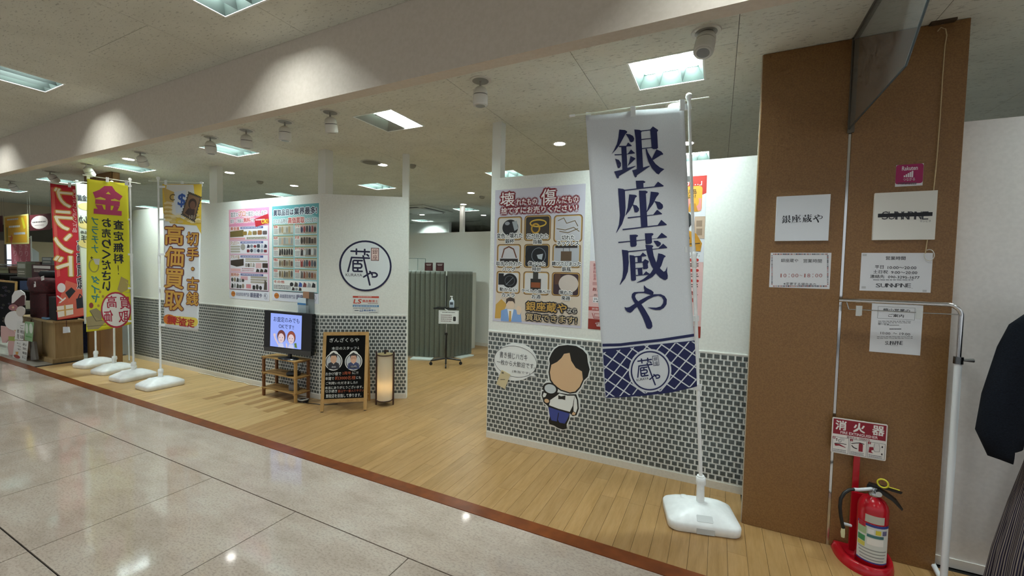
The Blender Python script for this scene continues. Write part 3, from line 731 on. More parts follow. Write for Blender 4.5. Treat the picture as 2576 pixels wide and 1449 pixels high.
# suited man at the foot of the poster
A.poly([(145,1330),(148,1235),(190,1220),(270,1225),(325,1240),(335,1342)], '#7fa3d6', 2); A.oval(195, 1140, 270, 1225, '#ddc6ae', 3); A.poly([(192,1180),(195,1130),(230,1112),(270,1128),(275,1175),(255,1150),(215,1150)], '#463a35', 3.5)
A.poly([(205,1222),(262,1225),(240,1330),(222,1330)], '#eceef0', 2.5); A.poly([(222,1238),(240,1240),(240,1335),(218,1335)], '#c9a25c', 3); A.poly([(285,1220),(300,1190),(330,1205),(335,1235),(320,1275),(295,1270)], '#ddc6ae', 3)
GO = (INK, 0.011)
A.text('銀座蔵や', 375, 1150, 745, 1262, '#c39a48', 5, 0.03, GO); A.text('なら', 750, 1215, 835, 1262, '#d9d2c4', 5, 0.02, GO); A.text('買取できます!', 375, 1262, 835, 1360, '#c9b184', 5, 0.02, GO)
A.done('print', po)

# ================================================================== red poster behind the banner
S0 = (0, 0, 1)
xl = WALL.pix(1480, 800)[0]; xr = WALL.pix(1770, 650)[0]; zt = WALL.pix(1778, 441)[1]; zb = WALL.pix(1480, 827)[1]
po = thing('poster', 'red and pink price poster mostly hidden behind the navy and white banner', 'poster', WALL.pt((xl + xr) / 2, zb))
sheet(WALL, [(xl, zb), (xr, zb), (xr, zt), (xl, zt)], 0.0012, M('#d6d8de', 0.25), parent=po)
A = Art(WALL, None, 0.0013); zz = lambda x, y: WALL.pix(x, y)[1]
A.rect(xl, zt, xr, zz(1770, 485), '#b5372f', 1); A.poly([(xr, zz(1770, 478)), (xr, zz(1770, 486)), (xr - 0.09, zz(1760, 500)), (xr - 0.12, zz(1760, 478))], '#b5372f', 1, uv=True)
A.rect(xl, zb, xr, zb + 0.085, '#8d2a1c', 1); A.rect(xl, zb + 0.085, xr, zb + 0.56, '#d9b4b2', 1)
A.crop = S0
A.text('か…」', 1722, 455, 1766, 466, '#f2eeee', 3, 0.03); A.rrect(1640, 475, 1765, 532, 0.12, '#d9a03a', 2); A.rect(1640, 505, 1764, 530, '#d98e86', 2.5); A.text('不用品', 1722, 478, 1752, 488, '#33271a', 4, 0.02); A.text('しよう?', 1722, 490, 1750, 499, '#33271a', 4, 0.02)
A.oval(1738, 495, 1758, 520, '#cf9c33', 3); A.poly([(1730,532),(1735,512),(1750,512),(1756,532)], '#b67f22', 3.2)
A.rect(1748, 545, 1772, 600, '#b8a08b', 2); A.rect(1752, 555, 1766, 570, '#917b68', 2.5); A.rect(1752, 575, 1766, 592, '#917b68', 2.5)
A.oval(1715, 535, 1740, 575, '#16171a', 3); A.oval(1712, 548, 1732, 580, '#e2d5cb', 3.3); A.poly([(1700,632),(1706,590),(1728,578),(1752,588),(1766,612),(1762,632)], '#b9821f', 3.2); A.line([(1728,580),(1735,600),(1722,615),(1760,612)], 0.006, '#2a2118', 3.6)
A.text('いたします。', 1715, 636, 1760, 646, INK, 3)
for y in (650, 676, 702): A.rrect(1700, y, 1758, y + 8, 0.5, '#b4322c', 2); A.greek(1715, y + 11, 1757, y + 22, 2, '#2c2226', 2)
A.text('ま…', 1736, 732, 1756, 743, '#8f2723', 3, 0.03); A.rect(1738, 750, 1748, 760, '#a3443d', 2)
A.vtext('基本料金表', 1493, 662, 1500, 706, '#9b2f33', 3); A.text('お買取', 1491, 723, 1524, 733, '#8f2224', 3, 0.03); A.rect(1491, 709, 1530, 719, '#c0908d', 2); A.text('作業', 1494, 739, 1512, 747, '#5b4a4a', 3)
A.rect(1492, 747, 1530, 763, '#e2e0e2', 2); A.text('2LDK', 1494, 749, 1520, 755, INK, 3, 0.02); A.text('140,0', 1494, 756, 1522, 762, INK, 3, 0.02)
A.rect(1481, 771, 1540, 784, '#b1473f', 2); A.text('買取で', 1489, 774, 1514, 781, '#e9dada', 3); A.line([(1490,788),(1494,800),(1508,800)], 0.006, '#a8504c', 2); A.frame(1495, 788, 1510, 798, 0.004, '#a8504c', 2); A.text('☎', 1498, 810, 1516, 822, '#efeaea', 3)
A.done('print', po)

# ================================================================== cut-out figure, speech bubble, card
C7 = (1220, 820, 680 / 2346)
def cut(pts): return px_poly(WALL, C7, pts)
OUT = [(640,163),(720,153),(800,162),(860,195),(900,240),(908,310),(925,375),(905,445),(868,480),(845,540),(806,585),(825,640),(830,720),(808,785),(770,792),(745,790),(722,860),(716,890),(682,903),(640,892),(600,868),(560,858),(548,820),(558,780),(542,700),(508,665),(482,600),(488,560),(512,545),(502,510),(528,478),(553,470),(543,400),(553,330),(548,280),(573,228),(600,188)]
mf = thing('cutout_figure', 'cut-out board of a dark haired man in white shirt and blue trousers', 'cut-out', WALL.pt(-1.2, 0.12))
MB().prism(WALL, cut(OUT), 0.0060, 0.0095, M('#e4e8e6', 0.4)).build('board', mf)
A = Art(WALL, C7, 0.0096)
BK = '#15140f'
ins = lambda pts, k, c: [(c[0] + (x - c[0]) * k, c[1] + (y - c[1]) * k) for x, y in pts]
A.poly([(608,198),(645,172),(720,163),(795,172),(852,204),(888,246),(896,312),(912,375),(896,438),(862,470),(835,530),(795,577),(740,585),(660,560),(600,520),(566,470),(555,400),(566,325),(560,284),(582,235)], BK, 1)
A.poly([(690,240),(738,232),(752,300),(790,360),(845,392),(853,462),(825,525),(786,566),(740,574),(665,550),(608,510),(576,462),(567,400),(580,335),(630,310),(668,275)], '#dcb88f', 2)
A.poly([(640,575),(720,590),(795,590),(812,640),(818,715),(798,772),(765,780),(740,755),(600,720),(545,690),(512,655),(495,600),(500,565),(530,560),(600,570)], BK, 1)
A.poly([(650,583),(720,602),(780,602),(765,690),(740,742),(640,715),(560,685),(570,640),(630,600)], '#e8ebe8', 2); A.poly([(782,600),(800,640),(806,710),(792,750),(772,738),(772,690)], '#e8ebe8', 2); A.poly([(768,742),(792,755),(780,772),(755,765)], '#dcb88f', 2)
A.poly([(550,690),(600,715),(740,752),(735,800),(712,850),(715,888),(680,896),(640,884),(600,860),(562,850),(555,820),(566,780)], BK, 1)
A.poly([(556,700),(640,728),(738,757),(720,805),(695,845),(650,835),(630,800),(628,826),(580,815),(562,760)], '#3c4a94', 2); A.line([(643,752),(632,810)], 0.006, BK, 3)
A.poly([(640,598),(665,608),(702,600),(700,640),(672,632),(640,632)], '#23221d', 3)
A.oval(505, 480, 635, 605, BK, 3); A.oval(522, 496, 620, 590, '#c9d2d6', 3.5); A.line([(550,600),(545,630)], 0.012, BK, 3.5); A.oval(510, 618, 568, 682, BK, 3.2); A.oval(520, 626, 560, 668, '#dcb88f', 3.6); A.poly([(505,600),(515,575),(540,585),(530,610),(512,618)], '#e8ebe8', 3.4)
A.done('print', mf)
bu = thing('speech_bubble', 'white oval speech bubble board beside the cut-out figure', 'sign', WALL.pt(-1.75, 0.6))
cx, cy, rx, ry = 268, 311, 187, 163
ov = [(cx + rx * math.cos(2 * math.pi * k / 40), cy + ry * math.sin(2 * math.pi * k / 40)) for k in range(40)]
MB().prism(WALL, cut(ov), 0.006, 0.009, M('#e2e5e3', 0.4)).build('board', bu)
A = Art(WALL, C7, 0.0091)
A.ring(cx - rx + 4, cy - ry + 4, cx + rx - 4, cy + ry - 4, 0.0035, '#3a3a3a', 1)
A.poly([(385,430),(455,442),(425,405)], '#e2e5e3', 1.5); A.line([(392,432),(446,442),(432,415)], 0.003, '#3a3a3a', 2)
A.text('書き損じハガキ', 133, 218, 372, 302, '#2a2a2e', 2); A.text('一枚から大歓迎です。', 108, 285, 440, 375, '#2a2a2e', 2); A.text('(本当です)', 240, 378, 394, 425, '#3c3c40', 2)
A.done('print', bu)
cdv = thing('postcard', 'small beige postcard stuck askew under the speech bubble', 'postcard', WALL.pt(-1.8, 0.45))
MB().prism(WALL, cut([(150,378),(225,418),(178,545),(103,500)]), 0.0095, 0.0125, M('#cdbf98', 0.6)).build('card', cdv)
A = Art(WALL, C7, 0.0126); A.rect(150, 395, 168, 412, '#6d6656', 1); A.greek(140, 455, 180, 470, 1, '#7d7460', 1); A.done('print', cdv)

# ================================================================== banners and their stands
def rrect_ring(hx, hy, r, z, n=5):
    q = []
    for sx, sy, t in ((1, 1, 0), (-1, 1, 90), (-1, -1, 180), (1, -1, 270)):
        for k in range(n):
            a = math.radians(t + 90 * k / (n - 1)); q.append(Vector((sx * (hx - r) + r * math.cos(a), sy * (hy - r) + r * math.sin(a), z)))
    return q
def stand(label, base_xy, rot, foot, top, bar, joints=(0.55,), group='banner stands', notch=True):
    """Water-filled base, socket, pole and cross bar. foot/top: pole ends, bar: bar ends (all 3-D points)."""
    b = Vector((*base_xy, 0)); t = thing('banner_stand', label, 'stand', b, group)
    X = Matrix.Translation(b) @ Matrix.Rotation(rot, 4, 'Z')
    rings = [rrect_ring(*q) for q in ((0.198, 0.150, 0.05, 0.0), (0.208, 0.160, 0.055, 0.008), (0.210, 0.162, 0.055, 0.050), (0.204, 0.156, 0.055, 0.062),
             (0.165, 0.125, 0.055, 0.088), (0.115, 0.085, 0.05, 0.112), (0.07, 0.06, 0.045, 0.122), (0.04, 0.038, 0.03, 0.124))]
    MB().loft([[X @ p for p in r] for r in rings], MPLASTIC).build('base', t)
    if notch:
        MB().loft([[X @ (p + Vector((0.0, -0.150, 0))) for p in rrect_ring(0.052, 0.0135, 0.004, z, 3)] for z in (0.006, 0.040)], M('#bcc0c0', 0.5)).build('handle_recess', t)
        sl = Matrix.Translation((0, -0.128, 0.0825)) @ Matrix.Rotation(math.atan2(0.026, 0.034), 4, 'X')
        MB().loft([[X @ (sl @ p) for p in rrect_ring(0.046, 0.02, 0.006, z, 3)] for z in (-0.004, 0.0035)], M('#ccd0d0', 0.5)).build('grip_panel', t)
    MB().lathe([(0.018, 0.117), (0.026, 0.125), (0.026, 0.135), (0.012, 0.139)], MPLASTIC, 16, X @ Matrix.Translation((-0.085, 0.055, -0.018))).build('filler_cap', t)
    f = Vector(foot); d = (Vector(top) - f); ln = d.length; d.normalize(); b0 = Vector((b.x, b.y, 0.10))
    MB().tube([b0, Vector((b.x, b.y, 0.14)), f + d * 0.02], [0.024, 0.024, 0.022], MPLASTIC, 16).build('socket', t)
    MB().tube([f - d * 0.035, f - d * 0.03, f + d * 0.008, f + d * 0.012], [0.026, 0.0295, 0.0285, 0.025], MPLASTIC, 18).build('collar', t)
    MB().tube([f, f + d * ln * 0.58], 0.0115, MPLASTIC, 12).build('lower_pole', t)
    MB().tube([f + d * ln * 0.56, f + d * ln * 0.562, f + d * ln * 0.60, f + d * ln * 0.602], [0.013, 0.0155, 0.0155, 0.013], MPLASTIC, 12).build('pole_joint', t)
    MB().tube([f + d * ln * 0.6, Vector(top)], 0.0095, MPLASTIC, 12).build('upper_pole', t)
    MB().tube([Vector(top) - d * 0.01, Vector(top) + d * 0.0, Vector(top) + d * 0.01, Vector(top) + d * 0.022, Vector(top) + d * 0.034, Vector(top) + d * 0.04], [0.011, 0.014, 0.018, 0.02, 0.015, 0.004], MPLASTIC, 14).build('pole_cap', t)
    br = MB().tube(bar, 0.0045, M('#e4eada', 0.4), 8).build('cross_bar', t)
    e = Vector(bar[0]); q = (Vector(bar[1]) - e).normalized()
    MB().tube([e - q * 0.004, e + q * 0.03], 0.0075, MPLASTIC, 8).build('bar_tip', t)
    return t
class Banner:
    def __init__(s, label, tl, tr, bl, br, m, wave=0.008, sag=(), crop=(0, 0, 1)):
        """Corners as (px, py, depth)."""
        TL, TR, BL = at(*tl), at(*tr), at(*bl); s.fr = Frame(BL, TR - TL, TL - BL)
        s.q = [s.fr.pix(*p[:2]) for p in (tl, tr, br, bl)]; s.label = label; s.m = m
        hh = s.q[0][1]; s.hh = hh; w0 = wave
        def warp(u, v):
            k = 1 - max(0, min(1, v / hh)); return w0 * (0.25 + 0.75 * k) * (math.sin(u * 13 + v * 1.1 + 0.6) + 0.5 * math.sin(u * 23 - v * 2.3)) + w0 * 0.8 * math.sin(v * 5.0 + u * 2)
        s.warp = warp; s.sag = sag
        s.t = thing('banner', label, 'banner', BL, 'advertising banners')
        nu, nv = 20, 44; vs = []; (tlu, trv, bru, blv) = s.q
        for j in range(nv + 1):
            b = j / nv
            for i in range(nu + 1):
                a = i / nu; L_ = Vector(s.q[3]).lerp(Vector(s.q[0]), b); R_ = Vector(s.q[2]).lerp(Vector(s.q[1]), b); p = L_.lerp(R_, a)
                dz = -math.sin(a * math.pi) * 0.012 * (1 - b) - abs(math.sin(a * math.pi * 2)) * 0.006 * b
                vs.append(s.fr.pt(p.x, p.y + dz, warp(p.x, p.y)))
        o = MB().add(vs, [(j * (nu + 1) + i, j * (nu + 1) + i + 1, (j + 1) * (nu + 1) + i + 1, (j + 1) * (nu + 1) + i) for j in range(nv) for i in range(nu)], m, True).build('cloth', s.t)
        sd = o.modifiers.new('weave', 'SOLIDIFY'); sd.thickness = 0.0008; sd.offset = -1
        s.art = Art(s.fr, crop, 0.0006, warp)
    def tab(s, p0, p1, wd=0.03):
        a, b = Vector(p0), Vector(p1); d = (b - a).normalized(); sd = d.cross(s.fr.n).normalized() * wd / 2; n = s.fr.n * 0.006
        vs = [a + sd + n, a - sd + n, b - sd + n, b + sd + n, a + sd - n, a - sd - n, b - sd - n, b + sd - n]
        MB().add(vs, [(0, 1, 2, 3), (7, 6, 5, 4), (0, 4, 5, 1), (1, 5, 6, 2), (2, 6, 7, 3), (3, 7, 4, 0)], M('#e4e8e8', 0.6)).build('loop', s.t)

MCLOTH = speckled('white_polyester', '#d4d9de', '#dde2e6', 300, 0.75)
# ---- the big one in front
D0 = 2.63
b0 = Vector((-0.045, 2.875, 0)); dB = (b0 - EYE).dot(FWD)
stand('white stand of the navy and white banner by the brown pillar', (b0.x, b0.y), math.radians(14), at(1763, 1204, dB - 0.02), at(1733, 250, dB - 0.06),
      [at(1434, 292, dB - 0.12), at(1783, 245, dB - 0.035)])
B = Banner('tall white banner with large navy lettering and navy lattice foot', (1473, 291, dB - 0.115), (1721, 263, dB - 0.07), (1521, 1001, dB - 0.10), (1750, 972, dB), MCLOTH, 0.007)
for (x, y) in ((1480, 287), (1592, 272), (1716, 255)):
    B.tab(at(x, y - 4, dB - 0.09), at(x, y + 22, dB - 0.094))
for (xa, ya, xb, yb) in ((1716, 270, 1738, 268), (1716, 451, 1741, 450), (1722, 628, 1749, 627), (1733, 802, 1757, 801), (1742, 972, 1764, 974)):
    B.tab(at(xa, ya, dB - 0.06), at(xb, yb, dB - 0.03), 0.035)
A = B.art; A.crop = K1
for ch in '銀座蔵や':
    for q in MIN[ch]: A.poly(q, NAVY, 2)
A.crop = (0, 0, 1)
# navy line, lattice foot and round emblem
ln = [(1514,864),(1560,863),(1610,858),(1660,852),(1744,839)]
A.poly(ln + [(x, y + 7) for x, y in reversed(ln)], NAVY, 1)
foot_ = [(1514.5,877),(1590,872),(1670,864),(1745,856),(1750,970),(1735,975),(1690,987),(1620,996),(1523,1000)]
A.poly(foot_, NAVY, 1)
c_uv = A.P(1634, 932); R_ = (A.P(1683, 932)[0] - A.P(1585, 932)[0]) / 2
(xa, ya), (xb, yb) = A.P(1514, 1000), A.P(1747, 866)
clipq = [A.P(1523, 998), A.P(1700, 983), A.P(1749, 968), A.P(1745, 858), A.P(1515, 878)]
for sgn in (1, -1):
    for k in range(-12, 14):
        x = xa + k * 0.092; h_ = yb - ya; w_ = 0.0055
        dx = h_ * 1.12 * sgn
        q = clip_poly([(x - w_, ya - 0.02), (x + w_, ya - 0.02), (x + dx * (h_ + 0.06) / h_ + w_, yb + 0.04), (x + dx * (h_ + 0.06) / h_ - w_, yb + 0.04)], clipq)
        if len(q) > 2: A.poly(q, '#d9dee2', 2, uv=True)
n = 40
A.put([(c_uv[0] + R_ * 1.1 * math.cos(2 * math.pi * k / n), c_uv[1] + R_ * 1.1 * math.sin(2 * math.pi * k / n)) for k in range(n)], [tuple(range(n))], '#d9dee2', 3)
logo(A, *c_uv, R_, NAVY, '#d9dee2', NAVY, '#d9dee2', l=3.5)
A.done('print', B.t)

# ---- four banners along the left partition
def foot3(px, py): return onz(px, py)
def plain(h): return speckled('banner_cloth_' + h.strip('#'), h, h, 200, 0.7)
LFT = [  # pole px, foot y, top px/y, label of stand
    (404, 972, 398, 452, 'white stand with the gold lettered banner, nearest of the four in the row'),
    (336, 952, 327, 455, 'white stand of the yellow banner'),
    (288, 935, 281, 462, 'white stand of the hidden white banner, third from the front'),
    (241, 920, 234, 468, 'white stand of the red banner, farthest in the row')]
BAR = [((510, 460), (374, 455)), ((209, 440), (354, 462)), ((186, 456), (300, 466)), ((122, 459), (252, 470))]
dd = []
for k, (px, fy, tx, ty, lb_) in enumerate(LFT):
    p = onz(px, fy); d = (p - EYE).dot(FWD); dd.append(d)
    sy = fy - (0.205 / d * FPX)
    (ax, ay), (bx, by) = BAR[k]
    fa = -0.10 if k == 0 else -0.30
    stand(lb_, (p.x, p.y), math.radians(92 + 3 * k), at(px, sy, d), at(tx, ty, d), [at(ax, ay, d + fa), at(bx, by, d + 0.03)], notch=False, group='banner stands')
G = Banner('white banner with gold lettering for stamps and old coins', (411, 461, dd[0]), (508, 463, dd[0] - 0.10), (414, 822, dd[0]), (500, 833, dd[0] - 0.1), MCLOTH, 0.005, crop=(400, 440, 120 / 414))
Yb_ = Banner('bright yellow banner with black and teal lettering seen from behind', (219, 449, dd[1] - 0.3), (322, 461, dd[1]), (217, 835, dd[1] - 0.3), (330, 815, dd[1]), plain('#d8d32a'), 0.006, crop=(0, 400, 400 / 1035))
Wb_ = Banner('white banner mostly hidden between the red and yellow ones', (189, 459, dd[2] - 0.3), (277, 468, dd[2]), (212, 815, dd[2] - 0.3), (287, 805, dd[2]), MCLOTH, 0.005, crop=(0, 400, 400 / 1035))
Rb_ = Banner('red banner with white brand lettering seen from behind', (126, 461, dd[3] - 0.3), (231, 472, dd[3]), (144, 805, dd[3] - 0.3), (240, 788, dd[3]), plain('#c3202f'), 0.006, crop=(0, 400, 400 / 1035))
for bn, d, tabs in ((G, dd[0], ((417, 456), (458, 459), (506, 460))), (Yb_, dd[1] - 0.15, ((222, 443), (270, 449), (318, 457))), (Wb_, dd[2] - 0.25, ((193, 456), (240, 461))), (Rb_, dd[3] - 0.2, ((128, 459), (175, 462)))):
    for x, y in tabs: bn.tab(at(x, y - 3, d - 0.02), at(x, y + 9, d - 0.02), 0.03)
for y in (470, 552, 640, 725, 818): G.tab(at(400, y, dd[0] - 0.01), at(416, y, dd[0] - 0.01), 0.025)
for y in (468, 552, 640, 725, 808): Yb_.tab(at(322, y, dd[1] - 0.02), at(331, y, dd[1] - 0.01), 0.025)
# gold banner print
A = G.art
A.poly([(32,80),(372,80),(372,515),(330,440),(100,420),(40,330)], '#d9b83f', 0.4); A.poly([(70,85),(300,85),(310,170),(250,400),(100,330),(60,200)], '#d8d8d2', 0.7)
A.poly([(40,110),(135,150),(130,240),(60,230)], '#c3a55a', 1); A.text('C', 98, 165, 140, 225, '#6d5a2e', 1.6, 0.02); A.poly([(135,150),(235,130),(250,330),(150,330)], '#cdd6e2', 1); A.text('$', 168, 160, 232, 285, '#2f57a5', 2, 0.03)
rr = random.Random(5)
for i in range(9): A.oval(48, 235 + i * 18, 120, 262 + i * 18, '#c8a75c' if i % 2 else '#e1cf98', 1.2 + i * 0.05)
for i in range(16): x = 100 + rr.uniform(0, 230); y = 330 + rr.uniform(0, 70); A.oval(x, y, x + 50, y + 28, '#cfb673' if i % 2 else '#e3d3a0', 1.8 + i * 0.03)
A.poly([(262,150),(372,195),(315,408),(200,345)], '#4a4338', 3)
for k in range(9):
    for (p, q) in (((262,150),(372,195)), ((200,345),(315,408)), ((262,150),(200,345)), ((372,195),(315,408))):
        x = p[0] + (q[0] - p[0]) * k / 8; y = p[1] + (q[1] - p[1]) * k / 8; A.oval(x - 6, y - 6, x + 6, y + 6, '#4a4338', 2.9, 8)
A.poly([(266,166),(360,203),(310,390),(214,338)], '#7b5d42', 3.2); A.oval(262, 205, 330, 300, '#3a2a22', 3.4); A.oval(275, 228, 320, 300, '#6d4d3b', 3.6); A.poly([(230,330),(262,290),(318,300),(308,385)], '#3d2c26', 3.5); A.text('101', 272, 350, 312, 382, '#cfc3ae', 4)
MRN = ('#6d2018', 0.010)
A.vtext('高価買取', 58, 428, 212, 1185, '#c5973e', 4, 0.97, bold=0.035, halo=MRN); A.vtext('切手・古銭', 242, 492, 346, 1140, '#c5973e', 4, 0.94, bold=0.03, halo=('#6d2018', 0.008))
A.rrect(45, 1215, 342, 1318, 0.5, '#e5cf58', 2); A.oval(45, 1205, 150, 1300, '#d3741c', 2.4)
for ch, x, y in (('無', 82, 1215), ('料', 132, 1225), ('査', 182, 1235), ('定', 250, 1245)): A.text(ch, x, y, x + 62, y + 82, '#b01f1d', 4, 0.03)
A.done('print', G.t)
# yellow banner print (seen through the cloth, reversed)
A = Yb_.art
A.crop = (200, 400, 340 / 2239); MG = '#b13a63'
for q in ([(412,447),(538,450),(595,535),(712,618),(662,692),(580,655),(520,690),(430,690),(370,640),(262,655),(220,552),(330,510)], [(262,668),(668,705),(665,785),(258,742)], [(430,640),(520,645),(515,862),(430,852)], [(262,755),(375,765),(405,842),(300,828)], [(570,775),(660,790),(625,857),(540,852)], [(235,822),(697,865),(697,943),(233,905)]): A.poly(q, MG, 2)
for q in ([(435,578),(475,540),(518,588)], [(262,652),(345,628),(430,660),(430,682),(262,664)], [(522,670),(590,662),(662,692),(522,694)]): A.poly(q, '#d8c84a', 2.6)
A.crop = (0, 400, 400 / 1035)
A.vtext('査定無料!', 735, 392, 806, 758, '#1c2130', 2, bold=0.03, mirror=True); A.vtext('お売りください', 660, 380, 724, 862, '#1c2130', 2, bold=0.03, mirror=True)
A.vtext('プラチナ', 594, 376, 642, 615, '#2f7f85', 2, bold=0.02, mirror=True); A.vtext('ダイヤ', 592, 758, 650, 936, '#2f7f85', 2, bold=0.02, mirror=True)
A.ring(574, 650, 648, 738, 0.012, '#9c9a50', 2); A.poly([(605,648),(650,650),(645,690),(620,685)], '#c2c3bb', 2.4); A.poly([(596,632),(600,640),(608,642),(600,646),(596,654),(592,646),(586,642),(592,640)], '#3c3a22', 2)
A.poly([(788,765),(835,790),(830,850),(790,872),(764,850)], '#a8975a', 2); A.line([(820,800),(850,830),(845,868),(815,870)], 0.010, '#b9ac5f', 2.2)
for x, y in ((650, 865), (670, 895), (640, 955)): A.oval(x - 9, y - 9, x + 9, y + 9, '#a68a3a', 2, 10)
A.oval(578, 935, 608, 970, '#8d3f35', 2)
A.poly([(582,985),(625,970),(665,1000),(660,1050),(620,1055)], '#8c8160', 2); A.poly([(558,1030),(600,1020),(690,1060),(640,1105),(570,1110)], '#978a63', 2.2); A.line([(565,1090),(690,1080)], 0.006, '#57503a', 2.4); A.line([(585,990),(625,1055),(665,1050)], 0.006, '#57503a', 2.4)
A.oval(650, 868, 858, 1092, '#a92440', 3); A.oval(660, 879, 848, 1081, '#dcdad4', 3.4)
for ch, a, b, c, d in (('高', 690, 890, 762, 968), ('買', 776, 898, 846, 975), ('価', 674, 985, 738, 1058), ('取', 768, 990, 838, 1060)): A.text(ch, a, b, c, d, '#a92440', 4, 0.02, mirror=True)
A.done('print', Yb_.t)
A = Wb_.art
for y in (280, 400, 520): A.oval(505, y, 640, y + 60, '#d9c48c', 1.5)
A.text('貴金属', 500, 230, 600, 280, '#1f2233', 2, 0.03, mirror=True); A.text('テレカ', 512, 368, 600, 425, '#1f2233', 2, 0.03, mirror=True); A.text('商品券', 520, 466, 600, 490, '#1f2233', 2, 0.03, mirror=True); A.text('切手', 524, 495, 600, 545, '#1f2233', 2, 0.03, mirror=True)
A.done('print', Wb_.t)
A = Rb_.art
A.poly([(332,185),(352,185),(392,760),(372,770)], '#d2564f', 0.6); A.vtext('ブランド', 350, 178, 476, 770, '#e9dcc4', 3, 0.92, bold=0.02, halo=('#c98f3d', 0.012), mirror=True)
A.vtext('使わないブランド品', 472, 195, 500, 480, '#e6c9c4', 3, mirror=True); A.vtext('高価買取', 500, 520, 540, 850, '#241a22', 3, bold=0.02, halo=('#ddd4d6', 0.006), mirror=True)
A.poly([(430,790),(640,860),(640,1000),(380,1045),(372,960)], '#cf6450', 1); A.oval(372, 808, 428, 868, '#d8cfd0', 2)
A.poly([(425,870),(465,835),(492,860),(450,910)], '#23252b', 2); A.poly([(495,910),(545,895),(555,965),(500,975)], '#1f222c', 2); A.line([(510,905),(520,880),(535,898)], 0.012, '#1f222c', 2)
A.line([(375,892),(410,920),(425,905),(390,935)], 0.016, '#e6dcd8', 2); A.poly([(370,960),(475,945),(478,1010),(378,1032)], '#e3d9cb', 2); A.line([(372,990),(476,975)], 0.018, '#c99b58', 2.4); A.line([(422,952),(426,1020)], 0.018, '#c99b58', 2.4)
A.done('print', Rb_.t)
pl = thing('leaning_pole', 'thin spare white pole leaning behind the yellow banner', 'pole', onz(325, 915))
MB().tube([onz(325, 908) + Vector((0, 0, 0.004)), ony(319, 700, 3.352)], 0.009, MPLASTIC, 8).build('tube', pl)

# ================================================================== left partition and logo wall
CL = (570, 500, 240 / 1288)
rnd = random.Random(11)
def goods(A, x0, y0, x1, y1, cols, n, l=3):
    """Small printed pictures of goods."""
    for i in range(n):
        a = x0 + (x1 - x0) * i / n; b = x0 + (x1 - x0) * (i + 0.86) / n; c = cols[i % len(cols)]; k = rnd.random()
        if k < 0.4: A.oval(a, y0 + (y1 - y0) * rnd.uniform(0, .25), b, y1, c, l + 0.02 * i, 14)
        elif k < 0.7: A.rrect(a, y0 + (y1 - y0) * rnd.uniform(0, .3), b, y1, 0.25, c, l + 0.02 * i)
        else: A.poly([(a, y1), ((a * 2 + b) / 3, y0), (b, y0 + (y1 - y0) * .3), (b, y1)], c, l + 0.02 * i)
def footer(A, y):
    A.rect(0.02, y - .012, .98, y - .006, '#2a1626', 2); A.rect(0.0, y - .006, 1, 1, '#d9dce6', 1.2); A.oval(.05, y + .012, .16, y + .072, '#c5772a', 3); A.line([(.06, y + .045), (.15, y + .036)], 0.005, '#7c4312', 3.4)
    A.text('高価買取専門店', .18, y + .022, .52, y + .062, '#4a4f74', 3); A.text('銀座蔵や', .54, y + .014, .83, y + .068, '#2c3260', 3, 0.02)
    logo(A, *A.P(.915, y + .042), 0.036, '#2c3260', '#d9dce6', '#2c3260', '#d9dce6', l=3, words=False)
u0, v1 = px_poly(WALL, CL, [(33, 150)])[0]; u1, v0 = px_poly(WALL, CL, [(578, 1385)])[0]
po = thing('poster', 'pink buying poster with pictures of gold, jewellery, bags and watches', 'poster', WALL.pt((u0 + u1) / 2, v0), 'buying posters on the left partition')
sheet(WALL, [(u0, v0), (u1, v0), (u1, v1), (u0, v1)], 0.0012, M('#d3a6bd', 0.3), parent=po)
A = Art(WALL, None, 0.0013, area=(u0, v0, u1, v1))
A.rect(0, 0, 1, .19, '#d283a6', 0.6); A.poly([(0, 0), (.4, 0), (.7, .12), (0, .17)], '#dc9ab4', 0.9)
WH = ('#e9e3e8', 0.008)
A.text('査定の', .05, .03, .24, .085, '#4a4550', 4, 0.01, WH); A.text('プロ', .25, .02, .43, .085, '#c2612c', 4, 0.03, WH); A.text('が鑑定いたします!', .44, .032, .95, .085, '#57515c', 4, 0.01, WH)
A.text('査定・ご相談は', .04, .11, .37, .15, '#3a3344', 4, 0.01, WH); A.text('無料', .38, .098, .56, .152, '#c02d2d', 4, 0.04, WH); A.text('です!', .57, .115, .67, .15, '#3a3344', 4, 0.01, WH)
A.poly([(.65, .12), (.98, .07), (1.0, .165), (.68, .205)], '#ad2230', 4); A.greek(.68, .115, .9, .145, 1, '#e7c9cc', 4.5); A.text('OK!', .82, .125, .985, .175, '#eecb3c', 5, 0.03)
